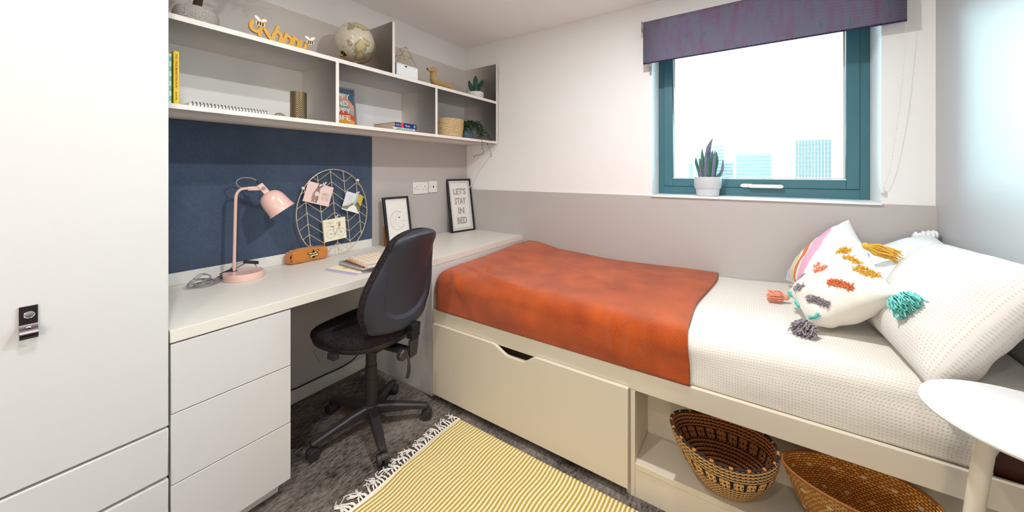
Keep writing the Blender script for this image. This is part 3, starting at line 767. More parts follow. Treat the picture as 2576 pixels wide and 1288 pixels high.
# sockets
def rect_face(name, label, yc, zc, wd, h, holes):
    t = thing(name, label, 'socket', (0.0, yc, zc)); B().box(0.0, 0.009, -wd/2, wd/2, -h/2, h/2).build('face_plate', M['white_plastic'], t, bevel=0.003, seg=3)
    for (nm, y, z, w_, h_, m_) in holes:
        B().box(0.0082, 0.0096 if m_ == 'black' else 0.0125, y-w_/2, y+w_/2, z-h_/2, z+h_/2).build(nm, M[m_], t, bevel=0.0005)
H2 = []
for sx in (-0.037, 0.037):
    H2 += [('earth_slot', sx, 0.010, 0.004, 0.009, 'black'), ('pin_slot', sx-0.011, -0.010, 0.0065, 0.004, 'black'), ('pin_slot', sx+0.011, -0.010, 0.0065, 0.004, 'black')]
H2 += [('screw', -0.061, 0.002, 0.004, 0.004, 'steel'), ('screw', 0.061, 0.002, 0.004, 0.004, 'steel'), ('switch', -0.010, 0.025, 0.009, 0.016, 'white_plastic'), ('switch', 0.010, 0.025, 0.009, 0.016, 'white_plastic')]
rect_face('wall_socket', 'white double power socket on the wall above the desk', -0.5125, 1.129, 0.146, 0.088, H2)
rect_face('data_socket', 'narrow white aerial socket beside the double socket', -0.3885, 1.134, 0.086, 0.088, [('port', 0, 0.0, 0.010, 0.014, 'black'), ('screw', -0.030, 0, 0.004, 0.004, 'steel'), ('screw', 0.030, 0, 0.004, 0.004, 'steel')])

# white cable down the corner from the shelf end
p = spline([(0.338, -0.004, 1.50), (0.330, -0.006, 1.47), (0.22, -0.012, 1.33), (0.16, -0.014, 1.27), (0.07, -0.02, 1.13), (0.03, -0.025, 1.07), (0.012, -0.03, 0.95), (0.010, -0.03, 0.762)], 8)
b = B().tube(p, 0.0028, 8); q = spline([(0.341, -0.004, 1.50), (0.3405, -0.004, 1.8), (0.3405, -0.004, 2.11)], 14)
b.tube([(v_[0]+0.0006*math.sin(i*2.1), v_[1], v_[2]) for i, v_ in enumerate(q)], 0.0026, 8)
tag(b.build('wall_cable', M['white_plastic']), 'thin white cable running from the shelf end down the corner', 'cable')

# ------------------------------------------------------------ things on the upper shelf
ZU, ZL = 1.819, 1.496
t = thing('potted_bonsai', 'squat pebbled grey pot with a dark trunk at the left shelf end', 'plant', (0.205, -1.866, ZU))
B().lathe([(0.0, 0.0), (0.060, 0.0), (0.070, 0.010), (0.0735, 0.035), (0.072, 0.062), (0.064, 0.080), (0.056, 0.082), (0.054, 0.074), (0.0, 0.072)], 48).build('pot', M['pebble'], t)
sb = B(); r3 = random.Random(4)
for i in range(60):
    q = r3.random()**.5*0.052; a_ = r3.random()*6.28; sb.sphere((q*math.cos(a_), q*math.sin(a_), 0.077), (0.006, 0.004, 0.003), 6, 4)
sb.build('bark_chips', M['soil'], t, kind='stuff')
B().tube(spline([(0, 0, 0.07), (0.004, 0.006, 0.12), (-0.01, 0.02, 0.17), (0.01, 0.05, 0.23), (0.02, 0.08, 0.30)], 6), [0.016-0.0003*i for i in range(25)], 10).tube(spline([(0.0, 0.008, 0.13), (-0.01, 0.035, 0.16), (-0.01, 0.06, 0.20)], 5), 0.007, 8).build('trunk', M['brown_bark'], t)
lb = B()
for i in range(160):
    c = Vector((0.01+r3.gauss(0, .035), 0.05+r3.gauss(0, .05), 0.30+r3.gauss(0, .03))); d1 = Vector((r3.uniform(-1, 1), r3.uniform(-1, 1), r3.uniform(-.5, .5))).normalized()*0.016; d2 = d1.orthogonal().normalized()*0.007
    lb.add([c-d1, c+d2, c+d1, c-d2], [(0, 1, 2, 3)])
lb.build('foliage', M['leaf'], t, kind='stuff', smooth=False)

# HAPPY lettering: script strokes with flat faces
def ribbon(b, pts, wd, T, th):
    P = spline([(x, y, 0) for x, y in pts], 7); n = len(P); L = []; Rr = []
    for i, p in enumerate(P):
        d = P[min(i+1, n-1)]-P[max(i-1, 0)]; d.normalize(); nn = Vector((-d.y, d.x, 0)); ww = wd*(0.5+0.0*i)
        L.append(p+nn*ww); Rr.append(p-nn*ww)
    vs = []
    for h in (0, th):
        for q in L: vs.append(T @ Vector((q.x, q.y, h)))
        for q in Rr: vs.append(T @ Vector((q.x, q.y, h)))
    fs = []
    for i in range(n-1):
        fs += [(i, i+1, n+i+1, n+i), (2*n+i+1, 2*n+i, 3*n+i, 3*n+i+1), (i+1, i, 2*n+i, 2*n+i+1), (n+i, n+i+1, 3*n+i+1, 3*n+i)]
    fs += [(0, n, 3*n, 2*n), (2*n-1, n-1, 3*n-1, 4*n-1)]
    b.add(vs, fs)
t = thing('happy_sign', 'mustard script letters spelling Happy with a bee at each end', 'sign', (0.292, -1.578, ZU))
T = frameT((0.0, -0.135, 0.0), (0.0, 1, 0), (0, 0, 1), (1, 0, 0))
b = B(); K = 0.001
strokes = [[(12, 82), (2, 62), (6, 42), (24, 34), (38, 46), (48, 74), (58, 106)], [(36, 14), (40, 40), (48, 66), (60, 54), (72, 34), (84, 20), (92, 12)],
           [(118, 92), (108, 66), (96, 34), (90, 10)], [(94, 36), (106, 56), (122, 58), (130, 44), (126, 24), (118, 10), (104, 6), (96, 14)],
           [(130, 48), (136, 20), (144, 8)], [(156, 70), (148, 40), (140, 6)], [(147, 42), (158, 56), (172, 52), (178, 36), (172, 16), (160, 8), (148, 14)],
           [(192, 64), (186, 38), (178, 6)], [(185, 36), (196, 52), (208, 48), (214, 34), (208, 16), (196, 8), (186, 14)],
           [(228, 54), (220, 32), (224, 16), (238, 14), (248, 34)], [(252, 52), (246, 26), (236, 6), (252, 4), (272, 10), (284, 8)]]
for i, s_ in enumerate(strokes): ribbon(b, [(x*K*.92, y*K*.92) for x, y in s_], 0.0130, T @ Matrix.Translation((0, 0, -0.0004*i)), 0.012)
b.box(0.001, 0.011, -0.11, 0.125, 0.0, 0.005)
b.build('lettering', M['mustard'], t, smooth=True, angle=30)
def bee_art(T, s, flip=1):
    a_ = Art(T)
    for (x, y, rx, ry, ro) in ((-.35, .55, .42, .19, -32), (.35, .55, .36, .19, 28)): a_.ell(x*s*flip, y*s, rx*s, ry*s, (244, 240, 236), ro*flip)
    a_.ell(0, 0, .52*s, .33*s, (244, 240, 236)); a_.ell(0, 0, .45*s, .26*s, (224, 172, 62))
    for x in (-.28, 0.0, .28): a_.poly([((x-.06)*s, -.24*s), ((x+.05)*s, -.25*s), ((x+.07)*s, .22*s), ((x-.05)*s, .24*s)], (26, 22, 20))
    return a_
for yy, zz, fl, s_ in ((-0.100, 0.068, 1, 0.034), (0.110, 0.050, -1, 0.034)):
    Tb = frameT((0.016, yy, zz), (0, 1, -0.1*fl), (0, 0.1*fl, 1), (1, 0, 0))
    o = B()
    o.prism([(.50*s_*math.cos(q/12*math.pi), .32*s_*math.sin(q/12*math.pi)) for q in range(24)], -0.004, 0.0, T=Tb)
    for (x, y, rx, ry, ro) in ((-.35, .55, .42, .19, -32), (.35, .55, .36, .19, 28)):
        c_, d_ = math.cos(R(ro*fl)), math.sin(R(ro*fl)); o.prism([(x*s_*fl+rx*s_*math.cos(q/9*math.pi)*c_-ry*s_*math.sin(q/9*math.pi)*d_, y*s_+rx*s_*math.cos(q/9*math.pi)*d_+ry*s_*math.sin(q/9*math.pi)*c_) for q in range(18)], -0.004, 0.0001, T=Tb)
    ob = o.build('bee', M['paper'], t, smooth=False, label='small white-winged bee cut-out')
    bee_art(Tb, s_, fl).build('bee_paint', ob)

# globe
t = thing('globe', 'cream antique-style globe on a brass stand', 'globe', (0.19, -1.16, ZU))
gc = Vector((0, 0, 0.168)); ax = Vector((-0.10, -0.60, -0.76)).normalized(); Tg = Vector((0, 0, -1)).rotation_difference(ax).to_matrix().to_4x4()
B().sphere(gc, 0.1035, 48, 32, T=Tg).build('sphere', M['globe'], t, angle=80)
pole = gc+ax*0.1035
b = B(); b.tube([pole-ax*0.004, pole+ax*0.003], 0.017, 20); b.build('collar', M['brown_bark'], t, bevel=0.001)
b = B(); b.tube([pole, pole+ax*0.016], 0.005, 12); b.sphere(pole+ax*0.018, 0.009, 14, 10)
b.build('axis_knob', M['brass'], t)
tp = gc-ax*0.1035
b = B(); b.tube([tp+ax*0.003, tp-ax*0.012], [0.016, 0.006], 16); b.build('top_cap', M['black'], t)
arc = []
e1 = -ax; e2 = Vector((0.1, 0.6, -0.5)); e2 = (e2-e1*e2.dot(e1)).normalized()
for i in range(25):
    q = math.pi*i/24; arc.append(gc+(e1*math.cos(q)+e2*math.sin(q))*0.118)
B().tube(arc, 0.0035, 8).build('meridian_arm', M['brass'], t)
B().lathe([(0.0, 0.0), (0.058, 0.0), (0.060, 0.004), (0.055, 0.009), (0.018, 0.014), (0.010, 0.022), (0.008, 0.050), (0.0, 0.052)], 40).build('base', M['brass'], t)

# white box with drawer cutout and wire house
t = thing('storage_box', 'small glossy white box with a round finger notch beside the tall divider', 'box', (0.27, -0.885, ZU))
B().box(-0.035, 0.035, -0.082, 0.082, 0.0, 0.078).build('body', M['glassy_white'], t, bevel=0.001)
b = B(); b.prism([(0.009*math.cos(R(-180+i*180/16)), 0.009*math.sin(R(-180+i*180/16))) for i in range(17)], 0, 0.0006, T=frameT((0.035, -0.012, 0.0765), (0, 1, 0), (0, 0, 1), (1, 0, 0)))
b.build('finger_notch', M['black'], t, smooth=False)
B().box(-0.036, 0.036, -0.083, 0.083, 0.0785, 0.0835).build('lid', M['glassy_white'], t, bevel=0.001)
t = thing('wire_house', 'thin brass wire house frame standing on the white box', 'ornament', (0.27, -0.885, ZU+0.0835))
P = {}
for s_, x in ((0, -0.030), (1, 0.030)):
    P[s_] = [Vector((x, -0.078, 0)), Vector((x, -0.078, 0.045)), Vector((x, -0.005, 0.112)), Vector((x, 0.078, 0.045)), Vector((x, 0.078, 0))]
b = B()
for s_ in (0, 1):
    q = P[s_]; b.tube([q[0], q[2]], 0.0013, 6).tube([q[2], q[4]], 0.0013, 6).tube([q[0], q[4]], 0.0013, 6)
    b.tube([(q[0]+q[2])/2, (q[2]+q[4])/2], 0.001, 6); b.tube([Vector((q[2].x, -0.005, 0)), q[2]], 0.001, 6)
for k in (0, 2, 4): b.tube([P[0][k], P[1][k]], 0.0013, 6)
b.tube([(P[0][0]+P[0][2])/2, (P[1][0]+P[1][2])/2], 0.0012, 6).tube([(P[0][4]+P[0][2])/2, (P[1][4]+P[1][2])/2], 0.0012, 6)
b.build('wire_frame', M['brass'], t)

# sausage dog figurine
t = thing('dog_figurine', 'carved tan sausage dog figurine on the upper shelf', 'ornament', (0.20, -0.50, ZU)); 
b = B(); b.tube(spline([(0, 0.110, 0.050), (0, 0.09, 0.055), (0, 0.03, 0.056), (0, -0.03, 0.060), (0, -0.062, 0.072), (0, -0.070, 0.10), (0, -0.072, 0.125)], 5), [0.014, 0.021, 0.026, 0.027, 0.027, 0.026, 0.026, 0.026, 0.026, 0.026, 0.026, 0.026, 0.026, 0.027, 0.028, 0.029, 0.030, 0.030, 0.030, 0.030, 0.029, 0.028, 0.027, 0.026, 0.025, 0.024, 0.024, 0.023, 0.022, 0.021, 0.020][:31], 14).build('body', M['dog'], t)
b = B(); b.sphere((0, -0.076, 0.143), (0.021, 0.027, 0.022), 14, 10); b.tube([(0, -0.085, 0.142), (0, -0.105, 0.140), (0, -0.124, 0.138)], [0.017, 0.013, 0.010], 12); b.build('head', M['dog'], t)
B().sphere((0, -0.128, 0.142), 0.005, 8, 6).build('nose', M['black'], t)
for s_ in (-1, 1):
    B().sphere((s_*0.021, -0.070, 0.135), (0.005, 0.012, 0.024), 10, 8).build('ear', M['dog'], t)
    for y in (-0.055, 0.085): B().tube([(s_*0.014, y, 0.045), (s_*0.015, y-.004, 0.02), (s_*0.015, y-.008, 0.0)], [0.014, 0.011, 0.011], 10).build('leg', M['dog'], t)
B().tube([(0, 0.112, 0.058), (0, 0.122, 0.080), (0, 0.120, 0.102)], [0.007, 0.005, 0.002], 8).build('tail', M['dog'], t)

# shelf cactus
t = thing('potted_cactus', 'small three-armed green cactus in a round white pot', 'plant', (0.21, -0.125, ZU))
B().lathe([(0.0, 0.0), (0.045, 0.0), (0.062, 0.010), (0.068, 0.030), (0.068, 0.060), (0.066, 0.066), (0.061, 0.066), (0.060, 0.058), (0.0, 0.056)], 40).build('pot', M['pot_white'], t)
def ribbed(b, pts, rs, ribs=7, n=28, amp=0.12):
    P_ = spline(pts, 6); m = len(P_); rr = [rs[min(int(i/(m-1)*(len(rs)-1)), len(rs)-2)]*(1-((i/(m-1)*(len(rs)-1)) % 1 if i < m-1 else 1))+rs[min(int(i/(m-1)*(len(rs)-1)), len(rs)-2)+1]*((i/(m-1)*(len(rs)-1)) % 1 if i < m-1 else 1) for i in range(m)]
    k = len(b.v); b.tube(P_, rr, n)
    for i in range(m):
        for j in range(n):
            p_ = Vector(b.v[k+i*n+j]); c_ = P_[i]; b.v[k+i*n+j] = tuple(c_+(p_-c_)*(1+amp*math.cos(ribs*2*math.pi*j/n)))
    return b
ribbed(B(), [(0, 0, 0.055), (0, 0, 0.10), (0.0, 0.002, 0.16), (0, 0.003, 0.20)], [0.018, 0.020, 0.019, 0.017, 0.004]).build('stem', M['cactus'], t)
ribbed(B(), [(0, -0.010, 0.075), (0, -0.045, 0.088), (0, -0.066, 0.118), (0, -0.078, 0.148)], [0.011, 0.015, 0.015, 0.004]).build('stem', M['cactus'], t)
ribbed(B(), [(0, 0.010, 0.080), (0, 0.040, 0.105), (0, 0.058, 0.135), (0, 0.084, 0.165), (0, 0.092, 0.190)], [0.011, 0.015, 0.016, 0.015, 0.004]).build('stem', M['cactus'], t)

# ------------------------------------------------------------ things on the lower shelf
def book(name, label, loc, wd, h, d, cover, T=None, rz=0, group=None, cat='book'):
    """stands with the spine towards +x: wd along y, h up, d along -x"""
    t = thing(name, label, cat, loc, rz, group)
    b = B().box(-0.002, 0, 0, wd, 0, h).box(-d, -0.002, 0, 0.002, 0, h).box(-d, -0.002, wd-0.002, wd, 0, h); b.build('cover', cover, t, bevel=0.0006)
    B().box(-d+0.003, -0.002, 0.002, wd-0.002, 0.003, h-0.003).build('pages', M['paper'], t)
    return t
a = N('teal_check_cover'); o_ = a.sep(a.coord())
ck = a.math('GREATER_THAN', a.math('MULTIPLY', a.math('SINE', a.math('MULTIPLY', o_[1], 340)), a.math('SINE', a.math('MULTIPLY', o_[2], 170))), 0.0)
a.col(a.mix(ck, lin((120, 200, 180)), lin((216, 236, 228)))); a.set(Roughness=0.4); M['teal_check'] = a.m
M['yellow_cover'] = simple('yellow_cover', (240, 204, 40), 0.45, var=0.02)
t = book('book', 'teal and white patterned book at the left end of the lower shelf', (0.262, -1.978, ZL), 0.026, 0.196, 0.17, M['teal_check'], group='upright books')
t = book('book', 'yellow upright book with red spine lettering', (0.258, -1.9455, ZL), 0.0160, 0.210, 0.15, M['yellow_cover'], group='upright books')
T = frameT((0.0001, 0.008, 0.105), (0, 0, -1), (0, 1, 0), (1, 0, 0))
Art(T).text('THE 1-PAGE MARKETING PLAN', -0.030, 0.0, 0.0060, 0.128, (176, 40, 20), 0.012).text('ALLAN DIB', 0.064, 0.0, 0.0045, 0.030, (70, 50, 20), 0.01).text('a', 0.095, 0, 0.004, 0.004, (120, 40, 20)).build('spine_print', t)

def spiral_book(name, label, loc, rz, L, W_, th, cover, page=True, n=22, coilmat='black', group=None, tilt=0):
    """flat notebook; coil along local x on the +... front (y=0) edge, sheets extend to +y"""
    t = thing(name, label, 'notebook', loc, rz, group)
    B().box(0, L, 0.004, W_, 0.0012, th-0.0012).build('pages', M['paper'], t)
    B().box(-0.001, L+0.001, 0.002, W_+0.001, th-0.0012, th).build('cover', cover, t)
    B().box(-0.001, L+0.001, 0.002, W_+0.001, 0, 0.0012).build('back_cover', M['black'], t)
    first = None
    for i in range(n):
        x = 0.008+(L-0.016)*i/(n-1)
        if first is None:
            pts = [(0, 0.002+0.0085*math.cos(q/12*2*math.pi), th*0.5+max(0.009, th*.5+.0035)*math.sin(q/12*2*math.pi)) for q in range(12)]
            first = B().tube(pts, 0.0013, 6, closed=True).build('coil', M[coilmat], t); o = first
        else: o = first.copy(); C.objects.link(o); o.parent = t
        o.location = (x, 0, 0)
    return t
M['white_cover'] = simple('white_glossy_cover', (240, 240, 244), 0.35, var=0.01)
spiral_book('spiral_notebook', 'white spiral notebook lying open along the lower shelf edge', (0.322, -1.915, ZL), R(90), 0.262, 0.20, 0.014, M['white_cover'], n=23, coilmat='black')
# (coil faces the room: local x runs along the shelf, sheets go towards the wall)

t = thing('wire_dome', 'tiny brass wire dome beside the patterned vase', 'ornament', (0.22, -1.565, ZL)); b = B()
for k in range(9):
    q = math.pi*k/9; b.tube([(0.028*math.cos(R(i*15))*math.cos(q), 0.028*math.cos(R(i*15))*math.sin(q), 0.030*math.sin(R(i*15))) for i in range(13)], 0.0007, 5)
for z in (0.001, 0.012, 0.021): rr = 0.028*math.sqrt(max(0, 1-(z/0.030)**2)); b.tube([(rr*math.cos(R(i*20)), rr*math.sin(R(i*20)), z) for i in range(18)], 0.0007, 5, closed=True)
b.build('wire', M['brass'], t)
t = thing('vase', 'black and brass herringbone cylinder vase', 'vase', (0.235, -1.488, ZL))
B().lathe([(0.0, 0.0), (0.034, 0.0), (0.0355, 0.002)], 48).build('foot', M['brass'], t)
B().lathe([(0.0355, 0.002), (0.0355, 0.02), (0.0355, 0.138), (0.034, 0.138)], 64, uv=True).build('body', M['vase'], t)
B().lathe([(0.034, 0.138), (0.0325, 0.136), (0.0325, 0.01), (0.0, 0.01)], 48).build('inner_wall', M['brass'], t)

# framed print: happy mind happy life
def picture(name, label, loc, rz, lean, wd, h, fr, dep, fmat, parent_cat='picture', strut=None):
    """frame leaning back: local x = width (centre), z up, front is -y"""
    t = thing(name, label, parent_cat, loc, rz)
    T = Matrix.Rotation(-lean, 4, 'X')
    b = B()
    for x0, x1, z0, z1 in ((-wd/2, -wd/2+fr, 0, h), (wd/2-fr, wd/2, 0, h), (-wd/2+fr, wd/2-fr, 0, fr), (-wd/2+fr, wd/2-fr, h-fr, h)): b.box(x0, x1, 0, dep, z0, z1, T=T)
    b.build('frame', fmat, t, bevel=0.0012)
    B().box(-wd/2+fr-.001, wd/2-fr+.001, dep*.45, dep*.6, fr-.001, h-fr+.001, T=T).build('mount', M['paper'], t)
    return t, T @ frameT((0, dep*.45-0.0002, 0), (1, 0, 0), (0, 0, 1), (0, -1, 0))
t, Tp = picture('picture_frame', 'grey framed poster reading happy mind happy life on the lower shelf', (0.165, -1.232, ZL), R(90-8), R(9), 0.19, 0.235, 0.008, 0.022, simple('grey_frame', (120, 116, 122), 0.5))
ar = Art(Tp); X0, X1, Y0, Y1 = -0.086, 0.086, 0.009, 0.226
def band(c, a0, a1):
    pts = []
    for a_, rev in ((a0, False), (a1, True)):
        q = [(X0, a_+0.17), (X1, a_-0.03)]
        pts += q[::-1] if rev else q
    cl = [(x, min(Y1, max(Y0, y))) for x, y in pts]; ar.poly(cl, c)
ar.poly([(X0, Y0), (X1, Y0), (X1, Y1), (X0, Y1)], (70, 100, 124))
for c, p_ in [((222, 160, 140), [(X0, .226), (0.035, .200), (X1, .135), (X1, .10), (X0, .205)]), ((150, 168, 160), [(X0, .205), (0.02, .165), (X1, .10), (X1, .070), (X0, .150)]),
              ((206, 84, 46), [(X0, .150), (0.0, .120), (X1, .075), (X1, .045), (0.02, .06), (X0, .100)]), ((226, 164, 58), [(X0, .10), (0.02, .065), (X1, .045), (X1, Y0), (0.0, Y0), (X0, .06)]), ((98, 124, 140), [(X0, .06), (-0.02, .03), (0.0, Y0), (X0, Y0)])]:
    ar.poly(p_, c)
for i, tx in enumerate(['HAPPY', 'MIND', 'HAPPY', 'LIFE']): ar.text(tx, 0.004 if i != 3 else 0.02, 0.188-0.042*i, 0.029, 0.125 if len(tx) == 5 else 0.10 if i == 1 else 0.085, (246, 240, 232), 0.02)
ar.build('poster_print', t)

# stacked books
def flat_book(label, loc, rz, L, W_, th, cover, group):
    """lies flat, spine on local -y side facing the room"""
    t = thing('book', label, 'book', loc, rz, group)
    b = B().box(0, L, 0, W_, 0, 0.0016).box(0, L, 0, W_, th-0.0016, th).box(0, L, 0, 0.0018, 0.0016, th-0.0016); b.build('cover', cover, t, bevel=0.0005)
    B().box(0.002, L-0.002, 0.002, W_-0.003, 0.0017, th-0.0017).build('pages', simple('book_pages', (214, 190, 168), 0.9, var=0.1, nscale=200), t)
    return t
M['green_cover'] = simple('green_speckled_cover', (40, 132, 96), 0.4, var=0.5, nscale=45)
M['navy_cover'] = simple('navy_cover', (18, 34, 110), 0.35, var=0.05)
M['white_green_cover'] = simple('white_cover', (224, 220, 216), 0.4, var=0.05)
G3 = 'stacked books on the lower shelf'
flat_book('green speckled book at the bottom of the shelf stack', (0.300, -0.955, ZL), R(90), 0.17, 0.22, 0.009, M['green_cover'], G3)
t = flat_book('white book with green print in the middle of the shelf stack', (0.297, -0.985, ZL+0.009), R(90), 0.165, 0.215, 0.012, M['white_green_cover'], G3)
Tw = frameT((0.0825, 0.0, 0.006), (1, 0, 0), (0, 0, 1), (0, -1, 0)); aw = Art(Tw)
for i in range(9): aw.ell(-0.05+0.013*i, (i % 3-1)*0.0015, 0.006, 0.0028, (40, 140, 104), i*20, 10)
aw.text('ABC', 0.062, 0, 0.005, 0.018, (40, 40, 40)).build('spine_print', t)
t = flat_book('navy and red music dictionary on top of the shelf stack', (0.290, -0.966, ZL+0.021), R(90), 0.165, 0.21, 0.031, M['navy_cover'], G3)
Tw = frameT((0.0825, 0.0, 0.0155), (1, 0, 0), (0, 0, 1), (0, -1, 0))
Art(Tw).poly([(-.040, -.0153), (-.020, -.0153), (-.020, .0153), (-.040, .0153)], (226, 64, 56)).text('Oxford', -0.060, 0.002, 0.010, 0.034, (220, 224, 240)).text('DICTIONARY OF', -0.060, -0.008, 0.003, 0.026, (150, 160, 200)).text('Music', 0.012, 0.0, 0.012, 0.036, (230, 234, 246)).ell(0.066, 0, 0.0075, 0.009, (110, 196, 200)).ell(0.066, 0, 0.004, 0.005, (60, 140, 160)).build('spine_print', t)

# seagrass basket on shelf
t = thing('shelf_basket', 'small seagrass basket on the lower shelf next to the trailing ivy', 'basket', (0.215, -0.435, ZL))
bb = B(); nr = 15
for i in range(nr):
    z = 0.006+i*0.0088; rr = 0.102+0.011*min(1, i/9)
    pts = []
    for k in range(64):
        q = 2*math.pi*k/64; pts.append((rr*math.cos(q)*0.86, rr*math.sin(q), z+0.0012*math.sin(11*q+i*3)))
    bb.tube(pts, [0.0052+0.0011*math.sin(k*2.45+i*1.57) for k in range(64)], 8, closed=True)
bb.build('coils', M['seagrass_solid'] if 'seagrass_solid' in M else simple('seagrass_cord', (212, 184, 140), 0.8, var=0.35, nscale=90, bump=0.8, bscale=160, bdist=0.004), t)
B().lathe([(0, 0.002), (0.095, 0.002), (0.095, 0.006), (0, 0.006)], 32, sx=0.86).build('base', M['seagrass'], t)

# ivy in blue grey pot
t = thing('trailing_ivy', 'trailing ivy spilling over the shelf edge from a blue grey pot', 'plant', (0.235, -0.262, ZL))
B().lathe([(0.0, 0.0), (0.040, 0.0), (0.050, 0.012), (0.056, 0.05), (0.056, 0.085), (0.052, 0.090), (0.049, 0.086), (0.048, 0.074), (0.0, 0.072)], 36).build('pot', M['pot_blue'], t)
r4 = random.Random(21); vines = B(); L1 = B(); L2 = B()
def leaf(b, p, s_, d=None):
    d = d or Vector((r4.uniform(-1, 1), r4.uniform(-1, 1), r4.uniform(-.8, .5))); d.normalize(); sd = d.cross(Vector((0, 0, 1)));
    if sd.length < .1: sd = Vector((1, 0, 0))
    sd.normalize(); up = sd.cross(d)*s_*0.15
    b.add([p, p+d*s_*.45+sd*s_*.34+up, p+d*s_, p+d*s_*.45-sd*s_*.34+up, p+d*s_*.5-up], [(0, 1, 4), (1, 2, 4), (2, 3, 4), (3, 0, 4)])
for i in range(46):
    a_ = r4.uniform(-1.4, 2.2); rr = r4.uniform(0.06, 0.12); lo = r4.uniform(-.02, .05)
    e_ = Vector((abs(rr*math.cos(a_))*0.8, rr*math.sin(a_)*1.0+0.03, 0.09+lo)); mid = Vector((e_.x*.5, e_.y*.5, 0.12+r4.uniform(0, .02))); q = spline([(0, 0, 0.075), mid, e_, e_+Vector((0.01, 0.014, -0.04*r4.random()))], 4)
    vines.tube(q, 0.0009, 5)
    for p_ in q[2:]:
        for _ in range(3): leaf(L1 if r4.random() < .6 else L2, p_+Vector((r4.gauss(0, .004), r4.gauss(0, .004), r4.gauss(0, .004))), r4.uniform(.012, .021))
trail = [[(0.04, 0.03, 0.11), (0.08, 0.07, 0.10), (0.10, 0.10, 0.07), (0.112, 0.13, 0.035), (0.118, 0.15, 0.012), (0.12, 0.175, 0.012)],
         [(0.05, 0.02, 0.10), (0.09, 0.05, 0.07), (0.11, 0.07, 0.03), (0.122, 0.09, -0.01), (0.128, 0.115, -0.06), (0.126, 0.145, -0.10), (0.124, 0.16, -0.125)],
         [(0.05, 0.0, 0.10), (0.10, 0.02, 0.05), (0.118, 0.035, 0.0), (0.128, 0.030, -0.03), (0.128, 0.04, -0.07), (0.128, 0.052, -0.092), (0.125, 0.03, -0.115), (0.12, -0.03, -0.125), (0.12, -0.06, -0.137)],
         [(0.05, 0.05, 0.10), (0.09, 0.09, 0.08), (0.105, 0.12, 0.06), (0.11, 0.14, 0.03)]]
for k, tr_ in enumerate(trail):
    q = spline(tr_, 7); vines.tube(q, 0.0011, 5)
    for i, p_ in enumerate(q):
        dens = 2 if (k in (0, 3) or i < 12) else (1 if i % 4 == 0 else 0)
        for _ in range(dens): leaf(L1 if r4.random() < .7 else L2, p_, r4.uniform(.010, .018))
vines.build('vine', M['stem'], t); L1.build('leaves', M['leaf'], t, kind='stuff', smooth=False); L2.build('pale_leaves', M['leaf_light'], t, kind='stuff', smooth=False)

# ------------------------------------------------------------ desk things
ZD = 0.76
t = thing('desk_lamp', 'pink metal desk lamp with a dome shade and round base', 'lamp', (0.118, -1.672, ZD))
B().lathe([(0, 0), (0.076, 0), (0.078, 0.002), (0.078, 0.028), (0.0755, 0.031), (0, 0.031)], 56).build('base', M['pink'], t)
px, py = -0.042, -0.024
b = B(); b.lathe([(0, 0.0312), (0.0135, 0.0312), (0.0135, 0.032), (0, 0.032)], 20, T=Matrix.Translation((px, py, 0))); b.build('grommet', M['black'], t)
poles = [(px, py, 0.03), (px, py+0.003, 0.20), (px+0.001, py+0.006, 0.355), (px+0.002, py+0.009, 0.384), (px+0.006, py+0.018, 0.402), (px+0.010, py+0.032, 0.410), (px+0.018, py+0.058, 0.412)]
B().tube(spline(poles, 8), 0.0066, 14).build('pole', M['pink'], t)
J = Vector((px+0.032, py+0.104, 0.411)); ad = Vector((0.30, 0.95, 0)).normalized()
Tj = frameT(J-ad*0.030, ad, (0, 0, 1))
B().box(-0.028, 0.030, -0.010, 0.009, -0.005, 0.005, T=Tj).build('arm_bracket', M['pink'], t, bevel=0.002)
sd_ = Vector((0.30, 0.50, -0.81)).normalized(); sx_ = Vector((0.93, -0.30, 0.17)); sx_ = (sx_-sd_*sx_.dot(sd_)).normalized(); sy_ = sd_.cross(sx_)
Th = Matrix(((sx_.x, sy_.x, sd_.x, J.x), (sx_.y, sy_.y, sd_.y, J.y), (sx_.z, sy_.z, sd_.z, J.z), (0, 0, 0, 1)))
B().box(-0.010, 0.010, -0.013, 0.013, -0.022, 0.030, T=Th).build('head_bracket', M['pink'], t, bevel=0.002)
Tk = Th @ Matrix.Translation((0.0105, 0, 0.004)) @ Matrix.Rotation(R(90), 4, 'Y')
B().lathe([(0, 0.003), (0.0085, 0.003), (0.010, 0.0), (0.010, -0.002)], 24, T=Tk).build('pivot_screw', M['chrome'], t)
sh = [(0.012, 0.028), (0.024, 0.030), (0.036, 0.037), (0.046, 0.049), (0.052, 0.064), (0.055, 0.082), (0.0565, 0.108), (0.059, 0.132), (0.062, 0.137), (0.063, 0.140), (0.0605, 0.140), (0.0575, 0.134), (0.055, 0.110), (0.0535, 0.084), (0.050, 0.066), (0.043, 0.051), (0.034, 0.040), (0.022, 0.033), (0.0, 0.032)]
B().lathe([(0, 0.027)]+sh, 56, T=Th).build('shade', M['pink'], t)
B().sphere(Th @ Vector((0, 0, 0.085)), 0.022, 20, 14).build('bulb', M['paper'], t)
hd = Th @ Vector((0, -0.002, -0.022)); b = B()
b.tube([hd, hd-sd_*0.022], [0.0065, 0.004], 10); b.build('cord_grip', M['black'], t)
e_ = hd-sd_*0.022
B().tube(spline([e_, e_+Vector((-0.010, -0.022, 0.012)), e_+Vector((-0.02, -0.055, 0.012)), e_+Vector((-0.02, -0.075, -0.008)), e_+Vector((-0.015, -0.062, -0.030)), e_+Vector((-0.010, -0.035, -0.034)), J-ad*0.035+Vector((0, 0, 0.009))], 6), 0.0024, 8).build('head_cord', M['cable_grey'], t)
